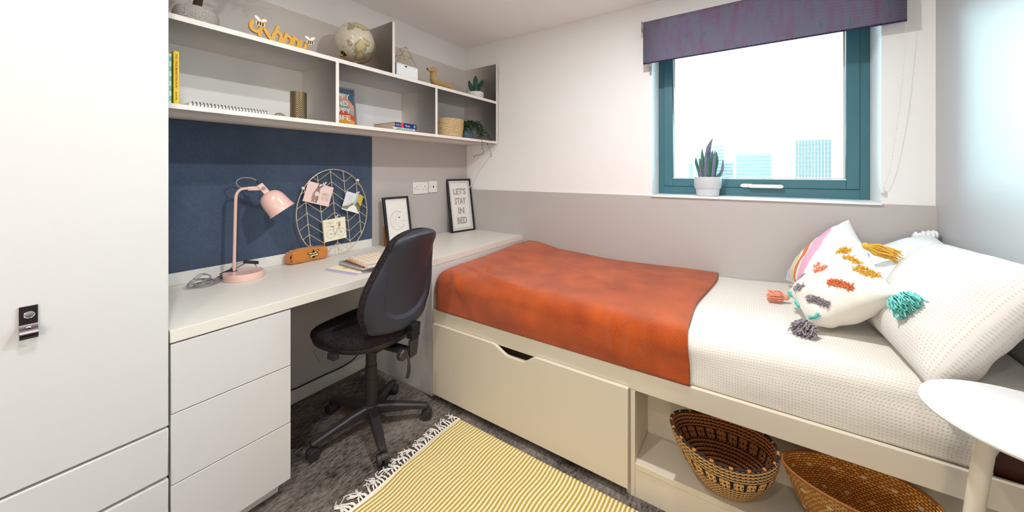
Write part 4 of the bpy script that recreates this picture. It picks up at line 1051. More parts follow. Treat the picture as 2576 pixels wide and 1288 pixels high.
# cord coil, plug and inline switch behind the base
b = B(); q = [(px-0.01, py-0.03, 0.02), (px-0.015, py+0.0, 0.05), (px-0.01, py+0.05, 0.065), (px, py+0.08, 0.050), (px+0.004, py+0.088, 0.02), (px+0.0, py+0.05, 0.004), (px-0.01, py-0.05, 0.006), (px+0.0, py-0.11, 0.008), (px+0.03, py-0.15, 0.010), (px+0.05, py-0.13, 0.018), (px+0.02, py-0.09, 0.03), (px+0.02, py-0.12, 0.045), (px+0.05, py-0.16, 0.02), (px+0.06, py-0.11, 0.006), (px+0.02, py-0.06, 0.006), (px-0.01, py-0.13, 0.02), (px+0.03, py-0.17, 0.006), (px+0.04, py-0.10, 0.008), (px, py-0.04, 0.02), (px-0.02, py+0.02, 0.04), (px-0.01, py+0.055, 0.058)]
b.tube(spline(q, 8), 0.0022, 7); q2 = [(a_+0.006+0.01*math.sin(i*2), b2-0.006, c_+0.006) for i, (a_, b2, c_) in enumerate(q[6:])]; b.tube(spline(q2, 8), 0.0022, 7)
b.build('cord', M['cable_grey'], t)
b = B(); Tq = frameT((px-0.012, py-0.022, 0.022), (0.2, 0.9, 0.35), (0, -0.3, 0.9)); b.box(-0.026, 0.026, -0.013, 0.013, -0.011, 0.011, T=Tq); b.tube([Tq @ Vector((-0.026, 0, 0)), Tq @ Vector((-0.058, -0.004, 0))], [0.007, 0.0035], 10)
b.build('plug', M['black'], t, bevel=0.004)
b = B(); Tq = frameT((px+0.0, py+0.068, 0.058), (0.15, 0.95, -0.25), (0, 0.25, 0.95)); b.box(-0.030, 0.030, -0.007, 0.007, -0.010, 0.010, T=Tq)
b.build('inline_switch', M['black'], t, bevel=0.003)

# round wire pin rack with chevrons
t = thing('wire_photo_rack', 'oval champagne wire photo rack with chevron wires leaning on the pinboard', 'photo rack', (0.03, -1.19, ZD))
RW, RH = 0.212, 0.252; T = frameT((0.0, 0.0, RH), (0, 1, 0), (-0.03, 0, 1))
def ellpt(a_): return (RW*math.cos(a_), RH*math.sin(a_))
rt_ = R(-8.5)
def clip(p0, p1):
    out = []; n = 80
    for i in range(n+1):
        x = p0[0]+(p1[0]-p0[0])*i/n; y = p0[1]+(p1[1]-p0[1])*i/n
        if (x/RW)**2+(y/RH)**2 <= 1.002: out.append((x, y))
    return (out[0], out[-1]) if len(out) > 2 else None
def rotp(x, y): return (x*math.cos(rt_)-y*math.sin(rt_)*-1*-1, x*math.sin(rt_)+y*math.cos(rt_))
b = B().tube([T @ Vector((*ellpt(2*math.pi*i/96), 0)) for i in range(96)], 0.0026, 8, closed=True); b.build('rim', M['goldwire'], t)
spx = [-0.156, -0.078, 0.0, 0.078, 0.156]; tilt = math.tan(R(5.0))
for x in spx:
    c = clip((x-tilt*0.3, 0.3), (x+tilt*0.3, -0.3))
    if c: B().tube([T @ Vector((*c[0], 0)), T @ Vector((*c[1], 0))], 0.0021, 7).build('spine_wire', M['goldwire'], t)
b = B()
xs = [-0.234]+spx+[0.234]
for k in range(-3, 10):
    yb = 0.30-0.0595*k
    for i in range(len(xs)-1):
        y0 = yb-(0.058 if i % 2 == 0 else 0.0)+0.058-xs[i]*0.10; y1 = yb-(0.0 if i % 2 == 0 else 0.058)+0.058-xs[i+1]*0.10
        # peaks on odd spines, valleys on even
        pk0 = 0.0 if i % 2 == 0 else 0.058; pk1 = 0.058 if i % 2 == 0 else 0.0
        y0 = yb+pk0-xs[i]*0.06; y1 = yb+pk1-xs[i+1]*0.06
        c = clip((xs[i]-tilt*y0, y0), (xs[i+1]-tilt*y1, y1))
        if c: b.tube([T @ Vector((*c[0], 0.001)), T @ Vector((*c[1], 0.001))], 0.0018, 6)
b.build('chevron_wires', M['goldwire'], t, kind='stuff')
for (x, y) in ((-0.176, 0.148), (0.150, 0.185)):
    B().lathe([(0, 0.007), (0.004, 0.0068), (0.007, 0.005), (0.009, 0.001), (0.009, -0.001), (0, -0.001)], 20, T=T @ Matrix.Translation((x, y, 0.003))).build('pin_cup', M['white_plastic'], t)

# three cards clipped on the rack
def card(name, label, cx, cy, rot, wd, h, base_col):
    """card centre in rack coordinates"""
    c_, s_ = math.cos(R(rot)), math.sin(R(rot)); o = T @ Vector((cx, cy, 0.006)); o = Vector((o.x+0.03, o.y-1.19, o.z+ZD))
    tt = thing(name, label, 'card', tuple(o), 0, 'cards clipped to the wire rack')
    Tc = frameT((0, 0, 0), (0, c_, s_), (0.03*-1, -s_, c_))
    B().box(-wd/2, wd/2, -h/2, h/2, -0.0006, 0.0002, T=Tc).build('card', simple(name+'_stock', base_col, 0.7, var=0.01), tt)
    b = B(); Tk = Tc @ Matrix.Translation((wd*0.10, h/2, 0))
    b.box(-0.011, 0.011, -0.004, 0.001, 0.0008, 0.003, T=Tk); b.tube([Tk @ Vector((0, 0, 0.002)), Tk @ Vector((0.002, 0.011, 0.007))], 0.0032, 8); b.sphere(Tk @ Vector((0.003, 0.014, 0.008)), 0.0048, 10, 8)
    b.tube([Tk @ Vector((-0.001, 0.002, -0.002)), Tk @ Vector((-0.005, 0.013, -0.004))], 0.003, 8)
    b.build('clip', M['white_plastic'], tt, label='white bulldog clip')
    return tt, Art(Tc @ Matrix.Translation((0, 0, 0.0))), wd, h
ty = 1.0
tt, ar, W2, H3 = card('greeting_card', 'pink card with a standing hare, upper left on the wire rack', -0.094, 0.112, -17, 0.150, 0.114, (236, 210, 206))
br = (150, 126, 116); dk = (112, 92, 88)
ar.ell(-.018, -.012, .017, .028, (186, 158, 142)).ell(-.012, .008, .015, .022, (158, 136, 128)).ell(-.010, -.002, .011, .014, (232, 222, 218)).ell(-.010, .028, .011, .014, br, -12).ell(-.012, .049, .0035, .015, dk, -12).ell(.004, .044, .004, .015, dk, -38)
ar.ell(-.024, -.026, .010, .016, (170, 142, 126)).ell(-.004, -.026, .009, .015, (150, 130, 122)).ell(-.026, -.044, .004, .005, dk).ell(-.015, -.046, .004, .005, dk).ell(-.003, -.045, .005, .006, dk)
ar.text("HARE'S", .038, .006, .017, .040, (150, 144, 146), -0.01).text('TO YOU', .040, -.019, .017, .044, (150, 144, 146), -0.01).build('print', tt)
tt, ar, W2, H3 = card('greeting_card', 'white card with a painted hill and bridge, right side of the wire rack', 0.112, 0.050, -19, 0.118, 0.112, (226, 228, 232))
w5, h5 = .059, .056
ar.poly([(-w5, -h5), (w5, -h5), (w5, -.02), (.045, -.038), (.01, -.012), (-.02, -.046), (-w5, -.046)], (240, 240, 240))
ar.poly([(-w5, -.050), (-w5, -.038), (-.02, -.022), (.012, .012), (.018, .053), (w5, .056), (w5, -.045), (.052, -.048), (.03, -.02), (.012, -.010), (-.012, -.028), (-.025, -.050)], (128, 136, 112))
ar.poly([(.018, .053), (w5, .056), (w5, -.005), (.040, -.005), (.026, .010), (.022, .03)], (198, 182, 70)).poly([(.014, .045), (.024, .045), (.022, .0), (.004, -.012), (.004, .002)], (176, 204, 214))
ar.poly([(.024, .010), (.040, .004), (w5, -.014), (w5, -.026), (.036, -.008), (.024, -.002)], (112, 84, 88)).poly([(.03, -.008), (.054, -.020), (.054, -.046), (.034, -.024)], (142, 124, 66))
ar.ring(-.002, -.030, .026, .0035, (196, 190, 168), a0=20, a1=160, n=16)
ar.text('I SPOT', -.024, .028, .013, .032, (176, 180, 184), -0.01).text('YOU', -.018, .010, .012, .020, (176, 180, 184), -0.01).build('print', tt)
tt, ar, W2, H3 = card('greeting_card', 'cream card with a bicycle drawing, lowest on the wire rack', -0.002, -0.098, 4, 0.134, 0.126, (240, 234, 210))
bl = (170, 180, 186)
for cx in (-.028, .034):
    ar.ring(cx, -.022, .024, .0022, bl, ry=.025)
    for k in range(8): ar.line([(cx, -.022), (cx+.023*math.cos(k*math.pi/4), -.022+.024*math.sin(k*math.pi/4))], .0005, (200, 200, 196))
    ar.ell(cx, -.022, .003, .003, dk)
ar.line([(-.028, -.022), (-.004, -.026), (.022, .012), (.034, -.022)], .0025, bl).line([(-.004, -.026), (-.012, .016)], .0025, bl).line([(-.012, .008), (.020, .004)], .0018, bl).line([(.022, .012), (.020, .032), (.008, .033)], .002, (150, 146, 140))
ar.ell(-.014, .018, .008, .0028, (120, 92, 80), 5).ell(-.002, -.027, .006, .006, (176, 180, 188)).poly([(.021, .012), (.032, .012), (.034, .028), (.020, .028)], (176, 128, 96)).ell(.027, .034, .010, .007, (190, 176, 150))
ar.text('IT SIMPLE', -.030, .042, .014, .044, (200, 192, 168), -0.005).text('TO BE', -.036, .022, .013, .030, (200, 192, 168), -0.005).build('print', tt)

# velvet pencil case with an embroidered bee
t = thing('pencil_case', 'ochre velvet pencil case with an embroidered bee', 'pencil case', (0.040, -1.345, ZD))
b = B(); hl = 0.096
def pc(u, v):
    a_ = 2*math.pi*v; y = -hl+2*hl*u
    e_ = min(1, (1-abs(2*u-1))/0.12)**.45 if True else 1
    e_ = 0.70+0.30*e_
    ca, sa = math.cos(a_), math.sin(a_)
    x = 0.031*math.copysign(abs(ca)**.55, ca)*e_; z = 0.036+0.036*math.copysign(abs(sa)**.6, sa)*(e_*.5+.5)
    z += 0.004*math.sin(u*5)*(sa > 0)+0.001*math.sin(31*u+4*a_)
    return Vector((x+0.0015*math.sin(13*u+3*a_), y, max(0.0008, z)))
b.grid(pc, 40, 48)
k0 = [pc(0, i/48) for i in range(48)]; k1 = [pc(1, i/48) for i in range(48)]
for kk, sg in ((k0, -1), (k1, 1)):
    cc = Vector((0, sg*(hl-0.006), 0.036)); ring1 = [p_.lerp(cc, .5)+Vector((0, -sg*0.010, 0)) for p_ in kk]
    b.add(kk+ring1, [(i, (i+1) % 48, 48+(i+1) % 48, 48+i) for i in range(48)]); b.add(ring1+[cc], [(i, (i+1) % 48, 48) for i in range(48)])
b.build('body', M['ochre'], t, angle=70)
b = B(); b.grid(lambda u, v: Vector((-0.024+0.05*u, -hl-0.001-0.018*math.sin(math.pi*v)*(1-.3*u), 0.006+0.058*v)), 6, 10); b.grid(lambda u, v: Vector((-0.022+0.046*u, -hl-0.020*math.sin(math.pi*v)*(1-.6*u)-.002, 0.004+0.030*v)), 6, 8)
o = b.build('end_fold', M['ochre'], t); so = o.modifiers.new('s', 'SOLIDIFY'); so.thickness = 0.003
b = B(); b.tube([(0.0, -hl+.004, 0.071), (0.0, 0, 0.0745), (0, hl-.01, 0.0745)], 0.0016, 6); b.build('zip', M['ochre'], t)
b = B(); b.sphere((0.004, -hl+0.024, 0.0775), (0.006, 0.008, 0.003), 12, 8); b.build('zip_pull', M['brass'], t)
Tb = frameT((0.0335, 0.012, 0.041), (0, 1, 0.07), (0, -0.07, 1)); ar = Art(Tb); s_ = 0.030; bk_ = (26, 26, 34); cr = (240, 232, 160)
for (x, y, rx, ry, ro) in ((-.62, .22, .48, .18, -22), (.58, .34, .50, .20, 32), (-.46, -.34, .36, .18, 38), (.52, -.22, .40, .18, -22)): ar.ell(x*s_, y*s_, rx*s_, ry*s_, bk_, ro)
for (x, y, rx, ry, ro) in ((-.78, .29, .14, .09, -22), (-.46, .15, .16, .12, -22), (.42, .24, .17, .13, 32), (.74, .44, .12, .10, 32), (-.46, -.34, .28, .11, 38), (.52, -.22, .31, .11, -22)): ar.ell(x*s_, y*s_, rx*s_, ry*s_, cr, ro)
ar.ell(0, -.10*s_, .30*s_, .62*s_, bk_).ell(0, .50*s_, .17*s_, .16*s_, bk_)
ar.poly([(-.22*s_, .22*s_), (.22*s_, .22*s_), (.24*s_, .06*s_), (-.24*s_, .06*s_)], (236, 232, 200)).poly([(-.29*s_, -.12*s_), (.29*s_, -.12*s_), (.27*s_, -.34*s_), (-.27*s_, -.34*s_)], cr)
ar.line([(-.06*s_, .60*s_), (-.16*s_, .84*s_), (-.36*s_, .86*s_)], .0012, bk_).line([(.06*s_, .60*s_), (.12*s_, .82*s_), (.26*s_, .92*s_)], .0012, bk_).line([(-.2*s_, -.4*s_), (-.26*s_, -.8*s_)], .001, (120, 60, 20)).line([(.25*s_, -.4*s_), (.42*s_, -.7*s_)], .001, (120, 60, 20))
ar.build('bee_embroidery', t, label='black and cream bee embroidery')

# notebooks on the desk
a = N('memo_pad_cover'); M['lilac'] = simple('lilac_cover', (196, 182, 220), 0.5, var=0.02)
G4 = 'notebooks on the desk'
t = thing('notepad', 'thin lilac-edged cream notepad, nearest the desk edge', 'notebook', (0.300, -1.398, ZD), R(9), G4)
B().box(0, 0.215, 0, 0.15, 0, 0.006).build('cover', M['lilac'], t, bevel=0.0006)
B().box(0.002, 0.213, 0.012, 0.149, 0.0061, 0.0068).build('top_sheet', simple('cream_sheet', (244, 232, 196), 0.7), t)
Tn = frameT((0, 0, 0.0066), (1, 0, 0), (0, 1, 0)); ar = Art(Tn)
for i in range(27): ar.ell(0.004+i*0.008, 0.0125, 0.0042, 0.003, (196, 182, 220), 0, 10)
ar.ell(.085, .060, .012, .008, (232, 186, 84), 20).ell(.105, .078, .012, .004, (222, 210, 120), 40).ell(.075, .052, .006, .004, (200, 150, 80)).ell(.130, .058, .012, .003, (206, 196, 130), -30).text('hello', .125, .082, .016, .05, (150, 140, 160)).build('print', t)
t = spiral_book('spiral_notebook', 'thick spiral notebook with silver rings and grey cover lying on the lilac notepad', (0.285, -1.312, ZD+0.0105), R(-2), 0.215, 0.15, 0.014, simple('slate_cover', (92, 92, 106), 0.5, var=0.1), n=20, coilmat='chrome', group=G4)
a = N('pastel_dash_cover'); u = a.sep(a.coord())
band_ = a.math('FRACT', a.math('MULTIPLY', a.math('ADD', u[0], a.math('MULTIPLY', u[1], 0.25)), 16.0))
c = a.mix(a.ramp(band_, 0.30, 0.34), lin((246, 232, 186)), lin((236, 214, 226))); c = a.mix(a.ramp(band_, 0.62, 0.66), c, lin((244, 224, 190)))
ds = a.math('MULTIPLY', a.math('GREATER_THAN', a.math('SINE', a.math('MULTIPLY', u[0], 190)), 0.80), a.math('GREATER_THAN', a.math('SINE', a.math('MULTIPLY', u[1], 230)), 0.55))
a.col(a.mix(ds, c, lin((150, 130, 120)))); a.set(Roughness=0.5); M['pastel'] = a.m
t = thing('notepad', 'slim orange notepad peeking from under the pastel planner', 'notebook', (0.296, -1.284, ZD+0.0268), R(-8), G4)
B().box(0, 0.19, 0, 0.13, 0, 0.003).build('cover', simple('orange_cover', (226, 140, 60), 0.5), t, bevel=0.0006)
t = thing('planner', 'pastel patterned planner on top of the spiral notebook', 'notebook', (0.318, -1.280, ZD+0.0300), R(-10), G4)
b = B().box(0, 0.225, 0, 0.16, 0, 0.0015).box(0, 0.225, 0, 0.16, 0.0145, 0.016).box(0, 0.225, 0, 0.0015, 0.0015, 0.0145); b.build('cover', M['pastel'], t, bevel=0.0008)
B().box(0.001, 0.222, 0.0016, 0.158, 0.0016, 0.0144).build('pages', M['paper'], t)

# moon picture and let's stay in bed picture
t, Tp = picture('picture_frame', 'black framed crescent moon drawing standing behind the office chair', (0.112, -0.776, ZD), R(90), R(9.5), 0.205, 0.325, 0.013, 0.018, M['blackframe'])
ar = Art(Tp); g = (112, 110, 116)
ar.line([(-.088, .022), (-.088, .302), (.088, .302), (.088, .022)], .0012, (150, 150, 150), closed=True)
ar.line([(-.080, .030), (-.080, .285), (-.074, .291), (.074, .291), (.080, .285), (.080, .030)], .0006, (176, 176, 176), closed=True)
ar.ring(-.002, .165, .060, .0016, g, a0=55, a1=330, n=48, ry=.062)
ar.line([(.032+.050*math.cos(R(92+176*q/20)), .172-.006*q/20+.050*math.sin(R(92+176*q/20))) for q in range(21)], .0010, g)
for k in range(9): ar.ring(-.040+.004*(k % 3), .125+.010*k, .0045+.001*(k % 3), .0005, (160, 158, 160), n=10, a0=k*40, a1=k*40+220)
def star(x, y, r_): ar.poly([(x+(r_ if q % 2 == 0 else r_*.28)*math.cos(q*math.pi/4), y+(r_ if q % 2 == 0 else r_*.28)*math.sin(q*math.pi/4)) for q in range(8)], (70, 70, 78))
star(.012, .185, .011); star(.048, .160, .006); star(.030, .158, .0035); star(.026, .140, .0035); star(.040, .130, .0035)
ar.build('moon_print', t)
b = B(); b.tube([(0.0, 0.070, 0.24), (-0.035, 0.098, 0.0)], 0.005, 6); b.build('easel_strut', M['black'], t)
b = B().box(-0.100, -0.055, 0.055, 0.060, 0.002, 0.13); b.build('easel_board', simple('kraft_backing', (176, 116, 60), 0.8), t)
t, Tp = picture('picture_frame', 'black framed print reading lets stay in bed in the desk corner', (0.096, -0.131, ZD), R(90-9), R(9.0), 0.246, 0.435, 0.014, 0.020, M['blackframe'])
ar = Art(Tp)
for d_, wd_ in ((0.012, .0018), (0.018, .0008)):
    x_ = .123-.014-d_; ar.line([(-x_, .014+d_), (-x_, .421-d_), (x_, .421-d_), (x_, .014+d_)], wd_, (92, 92, 100), closed=True)
for tx, yy, wd_ in (("LET'S", .332, .128), ('STAY', .252, .118), ('IN', .172, .062), ('BED', .092, .100)):
    ar.text(tx, 0.0, yy, .052, wd_, (92, 92, 96), 0.022).text(tx, 0.0, yy, .047, wd_*.965, (190, 188, 186), -0.012)
for k in range(3): ar.line([(-.055+.02*k, .385), (-.055+.02*k, .372-.004*k)], .0006, (170, 168, 166))
ar.build('lettering_print', t)
B().tube([(0.02, 0.058, 0.26), (-0.115, 0.052, 0.10), (-0.118, 0.050, 0.0)], 0.0035, 6).build('easel_strut', M['chrome'], t)

# ------------------------------------------------------------ office chair
CH = (0.512, -1.280, 0.0)
t = thing('office_chair', 'black office swivel chair with a tall curved back pushed in at the desk', 'chair', CH, R(180+9))
def rotz(p, a_): return (p[0]*math.cos(a_)-p[1]*math.sin(a_), p[0]*math.sin(a_)+p[1]*math.cos(a_), p[2])
b = B().lathe([(0, 0.060), (0.034, 0.060), (0.040, 0.075), (0.040, 0.112), (0.036, 0.118), (0.0, 0.118)], 32); b.build('hub', M['chair_base'], t)
leg0 = None
for k in range(5):
    a_ = R(-97+72*k-189)
    if leg0 is None:
        b = B(); st = [(0.030, 0.072, 0.116, .022), (0.10, 0.070, 0.110, .021), (0.18, 0.068, 0.096, .019), (0.235, 0.062, 0.086, .018), (0.262, 0.060, 0.080, .017), (0.275, 0.062, 0.076, .010)]
        vs = []
        for (x, z0, z1, hw) in st: vs += [(x, -hw, z0), (x, hw, z0), (x, hw*1.0, z1-.007), (x, hw*.62, z1), (x, -hw*.62, z1), (x, -hw, z1-.007)]
        fs = [tuple(range(6)), tuple(range(30, 36))]+[(i*6+j, i*6+(j+1) % 6, i*6+6+(j+1) % 6, i*6+6+j) for i in range(5) for j in range(6)]
        b.add(vs, fs); leg0 = b.build('base_leg', M['chair_base'], t, bevel=0.002)
        b = B(); b.tube([(0.255, 0, 0.040), (0.255, 0, 0.066)], 0.009, 12)
        for sg in (-1, 1): b.tube([(0.266, sg*0.005, 0.0252), (0.266, sg*0.022, 0.0252)], [0.0252, 0.0240], 28)
        b.tube([(0.266, -0.005, 0.0252), (0.266, 0.005, 0.0252)], 0.012, 12)
        q = [(0.266+0.028*math.cos(R(g_)), 0.0252+0.028*math.sin(R(g_))) for g_ in range(20, 200, 12)]
        b.prism([(x, z) for x, z in q]+[(0.245, 0.02)], -0.006, 0.006, T=Matrix(((1, 0, 0, 0), (0, 0, 1, 0), (0, 1, 0, 0), (0, 0, 0, 1))))
        cst = b.build('caster', M['chair_base'], leg0, bevel=0.0012); L_ = leg0
    else:
        L_ = leg0.copy(); C.objects.link(L_); L_.parent = t; c2 = cst.copy(); C.objects.link(c2); c2.parent = L_
    L_.rotation_euler = (0, 0, a_)
B().lathe([(0, 0.10), (0.0285, 0.10), (0.0285, 0.235), (0.0295, 0.236), (0.0295, 0.242), (0.0275, 0.243), (0.0275, 0.305), (0.025, 0.306), (0.025, 0.43), (0, 0.43)], 32).build('gas_column', M['chair_base'], t)
UPO = (0, 0, -0.038)      # raises the seat and back onto the column
# seat: local +x is the front
def seat_out(a_, k=1.0):
    c_, s_ = math.cos(a_), math.sin(a_); x = 0.225*math.copysign(abs(c_)**.70, c_); y = 0.208*math.copysign(abs(s_)**.70, s_)*(1.0 if x > 0 else 1-0.28*(abs(x)/.225)**2)
    return (x*k+0.030, y*k)
def seat_ring(b, st, n=64, crown=None):
    vs = []
    for k, z in st:
        for i in range(n):
            x, y = seat_out(2*math.pi*i/n, k); zz = z-0.022*sm(0.16, 0.26, x)*(1 if z > 0.40 else .5)+0.012*sm(-.10, -.20, x); vs.append((x, y, zz))
    fs = [((i)*n+j, i*n+(j+1) % n, (i+1)*n+(j+1) % n, (i+1)*n+j) for i in range(len(st)-1) for j in range(n)]+[tuple(range(n)), tuple((len(st)-1)*n+j for j in range(n))]
    return b.add(vs, fs)
seat_ring(B(), [(0.90, 0.428), (1.0, 0.432), (1.025, 0.442), (1.03, 0.456), (1.01, 0.470), (0.95, 0.480), (0.82, 0.486), (0.6, 0.484), (0.35, 0.481), (0.1, 0.480)]).build('seat', M['chair_fabric'], t, offset=UPO, angle=60)
seat_ring(B(), [(0.60, 0.398), (0.90, 0.405), (0.99, 0.414), (1.005, 0.434), (0.97, 0.438)]).build('seat_shell', M['chair_base'], t, offset=UPO, angle=60)
b = B(); b.box(-0.10, 0.07, -0.065, 0.065, 0.368, 0.402); b.box(-0.235, -0.08, -0.026, 0.026, 0.372, 0.392); b.build('tilt_mechanism', M['black'], t, offset=UPO, bevel=0.004)
# back
def back_w(q):
    pts = [(0, 0.04), (.03, .105), (.08, .150), (.15, .180), (.25, .197), (.36, .198), (.5, .182), (.65, .160), (.8, .140), (.9, .120), (.96, .092), (.99, .055), (1.0, .02)]
    q = max(0.0, min(1.0, q))
    if q > .86: return .130*math.sqrt(max(0.0, 1-((q-.86)/.1405)**2.2))
    if q < .12: return .172*math.sqrt(max(0.0, 1-((.12-q)/.1205)**2.2))
    m = [(.12, .172), (.22, .192), (.34, .197), (.48, .188), (.64, .163), (.76, .144), (.86, .130)]
    for i in range(len(m)-1):
        if q <= m[i+1][0]:
            t_ = (q-m[i][0])/(m[i+1][0]-m[i][0]); p0, p1, p2, p3 = m[max(i-1, 0)][1], m[i][1], m[i+1][1], m[min(i+2, len(m)-1)][1]
            return 0.5*((2*p1)+(p2-p0)*t_+(2*p0-5*p1+4*p2-p3)*t_*t_+(3*p1-p0-3*p2+p3)*t_**3)
    return .130
def back_pt(s_, q, side):
    w_ = back_w(q)*1.10; z = 0.482+0.470*q; y = s_*w_
    rake = -0.205-0.115*q-0.03*math.sin(math.pi*q)*-1
    curve = 0.030*(abs(s_))**2*(0.6+.4*(1-q))
    edge = (1-abs(s_)**5)*min(1, q/.05)**.5*min(1, (1-q)/.04)**.5
    if side == 'back':
        x = rake+curve-0.030*edge
        d = ((s_*w_/0.150)**2+max(0, (0.36-q)/0.22)**2*(q < .36))**.5
        x += 0.018*sm(1.05, 0.88, d)*sm(0.95, 0.6, q)*(1-.3*q)       # pressed-in scoop
    elif side == 'mid': x = rake+curve
    else: x = rake+curve+0.040+0.024*edge
    return Vector((x, y, z))
NQ = 110
b = B(); b.grid(lambda u, v: back_pt(2*u-1, v, 'back'), 48, NQ); b.grid(lambda u, v: back_pt(2*u-1, v, 'mid'), 48, NQ)
b.build('back_shell', M['chair_plastic'], t, offset=UPO, angle=50)
b = B(); b.grid(lambda u, v: back_pt(2*u-1, v, 'front'), 48, NQ)
def rim(u, v):
    # loop round the outline joining mid and front
    if u < .5: s_, q = -1, u*2
    else: s_, q = 1, 2-u*2
    p0 = back_pt(s_, q, 'mid'); p1 = back_pt(s_, q, 'front'); p_ = p0.lerp(p1, v); out = 0.006*math.sin(math.pi*v); p_.y += s_*out; return p_
b.grid(rim, 220, 6); b.grid(lambda u, v: back_pt(2*u-1, 1, 'mid').lerp(back_pt(2*u-1, 1, 'front'), v), 48, 2); b.grid(lambda u, v: back_pt(2*u-1, 0, 'mid').lerp(back_pt(2*u-1, 0, 'front'), v), 48, 2)
b.build('back_pad', M['chair_fabric'], t, offset=UPO, angle=60)
# upright post with bellows, knob, levers
b = B()
b.prism([(-0.024, 0), (0.024, 0), (0.030, 0.085), (-0.030, 0.085)], -0.008, 0.008, T=frameT((-0.232, -0.030, 0.345), (0, 1, 0), (-.08, 0, 1)))
b.build('back_bar', M['chair_base'], t, offset=UPO, bevel=0.004)
b = B()
for i in range(8):
    z = 0.436+0.0085*i; x = -0.236-0.0008*i; b.box(x-0.017, x+0.017, -0.058, -0.002, z, z+0.0055); b.box(x-0.013, x+0.013, -0.054, -0.006, z+0.0055, z+0.0085)
b.build('bellows', M['black'], t, offset=UPO, bevel=0.0015)
b = B(); b.lathe([(0, -0.016), (0.020, -0.016), (0.025, -0.010), (0.026, 0.008), (0.020, 0.016), (0, 0.016)], 8, T=frameT((-0.235, 0.044, 0.385), (0, 0, 1), (0, 1, 0))); b.tube([(-0.235, 0.02, 0.385), (-0.20, 0.02, 0.385)], 0.008, 10)
b.build('adjuster_knob', M['chair_base'], t, offset=UPO, bevel=0.002)
B().tube(spline([(-0.205, 0.000, 0.380), (-0.238, 0.006, 0.350), (-0.245, 0.010, 0.300), (-0.240, 0.016, 0.268)], 5), [0.006]*8+[0.008]*8, 10).build('tilt_lever', M['chair_base'], t, offset=UPO)
B().tube(spline([(-0.10, -0.065, 0.385), (-0.11, -0.16, 0.388), (-0.13, -0.20, 0.375)], 5), [0.004]*6+[0.007]*5, 10).build('height_lever', M['black'], t, offset=UPO)
B().box(-0.03, 0.015, 0.205, 0.232, 0.398, 0.425).build('seat_slide_tab', M['chair_base'], t, offset=UPO, bevel=0.002)
B().tube(spline([(0.10, 0.21, 0.425), (0.12, 0.215, 0.40), (0.10, 0.21, 0.37), (0.09, 0.21, 0.355)], 6), 0.0006, 5).build('loose_thread', M['black'], t, offset=UPO)

# black cable sagging on the wall under the desk
q = spline([(0.006, -1.62, 0.20), (0.012, -1.48, 0.12), (0.014, -1.42, 0.082), (0.016, -1.36, 0.078), (0.016, -1.25, 0.078), (0.016, -1.12, 0.078), (0.014, -1.04, 0.10), (0.008, -1.0, 0.14), (0.006, -0.965, 0.16)], 8)
tag(B().tube(q, 0.0035, 8).build('floor_cable', M['black']), 'black cable sagging along the wall under the desk', 'cable')

# ------------------------------------------------------------ rug
RX0, RX1, RY0, RY1 = 0.838, 2.02, -1.625, -0.998
t = thing('rug', 'mustard and cream striped cotton rug with white fringe', 'rug', (1.4, -1.3, 0)); off = (1.4, -1.3, 0)
def rugf(u, v):
    x = RX0+(RX1-RX0)*u; y = RY0+(RY1-RY0)*v
    xo = x+0.003*math.sin(9*y+3*x)+0.0025*math.sin(23*y+x*5)+0.002*math.sin(31*y-11*x); e_ = min(u*40, 1)
    yy = y+0.0008*math.sin(x*405)*((v > .97)-(v < .03))+0.003*math.sin(3*x)*(v-.5)
    z = 0.0065+0.0016*math.cos((x/0.0155-0.5)*2*math.pi)*e_+0.0018*math.sin(7*x+9*y)+0.0012*math.sin(15*x-11*y)
    if v < .012 or v > .988 or u > .9985: z = 0.0015
    return Vector((xo, yy, z))
b = B().grid(rugf, 540, 60, uvfn=lambda u, v: (RX0+(RX1-RX0)*u, v*.627)); b.build('weave', M['rug'], t, offset=off, angle=180)
b = B().grid(lambda u, v: Vector((RX0-0.010+0.014*u+0.006*math.sin(9*(RY0+.627*v)+3*RX0), RY0+.627*v, 0.0035+0.004*math.sin(math.pi*u))), 4, 60); b.build('hem', M['white_yarn'], t, offset=off, label='white woven hem')
r5 = random.Random(5)
for k in range(40):
    y = RY0+0.008+k*(0.612/39); x = RX0-0.008+0.006*math.sin(9*y+3*RX0); b = B(); dy = r5.uniform(-.018, .018); cu = r5.uniform(-.014, .014)
    for j in range(4):
        ox, oy = r5.uniform(-.003, .003), r5.uniform(-.003, .003); L_ = r5.uniform(.036, .068)
        q = [(x, y+oy, 0.005), (x-.010+ox, y+oy+cu*.3, 0.010), (x-.022, y+cu+oy, 0.009), (x-L_*.75, y+dy+cu*1.2+oy*2, 0.005), (x-L_+r5.uniform(-.006, .012), y+dy*1.6+r5.uniform(-.012, .012), 0.003)]
        b.tube(spline(q, 4), 0.0018, 5)
    b.sphere((x-.014, y+cu*.5, 0.007), (.0045, .0045, .004), 8, 6)
    b.build('tassel', M['white_yarn'], t, offset=off)

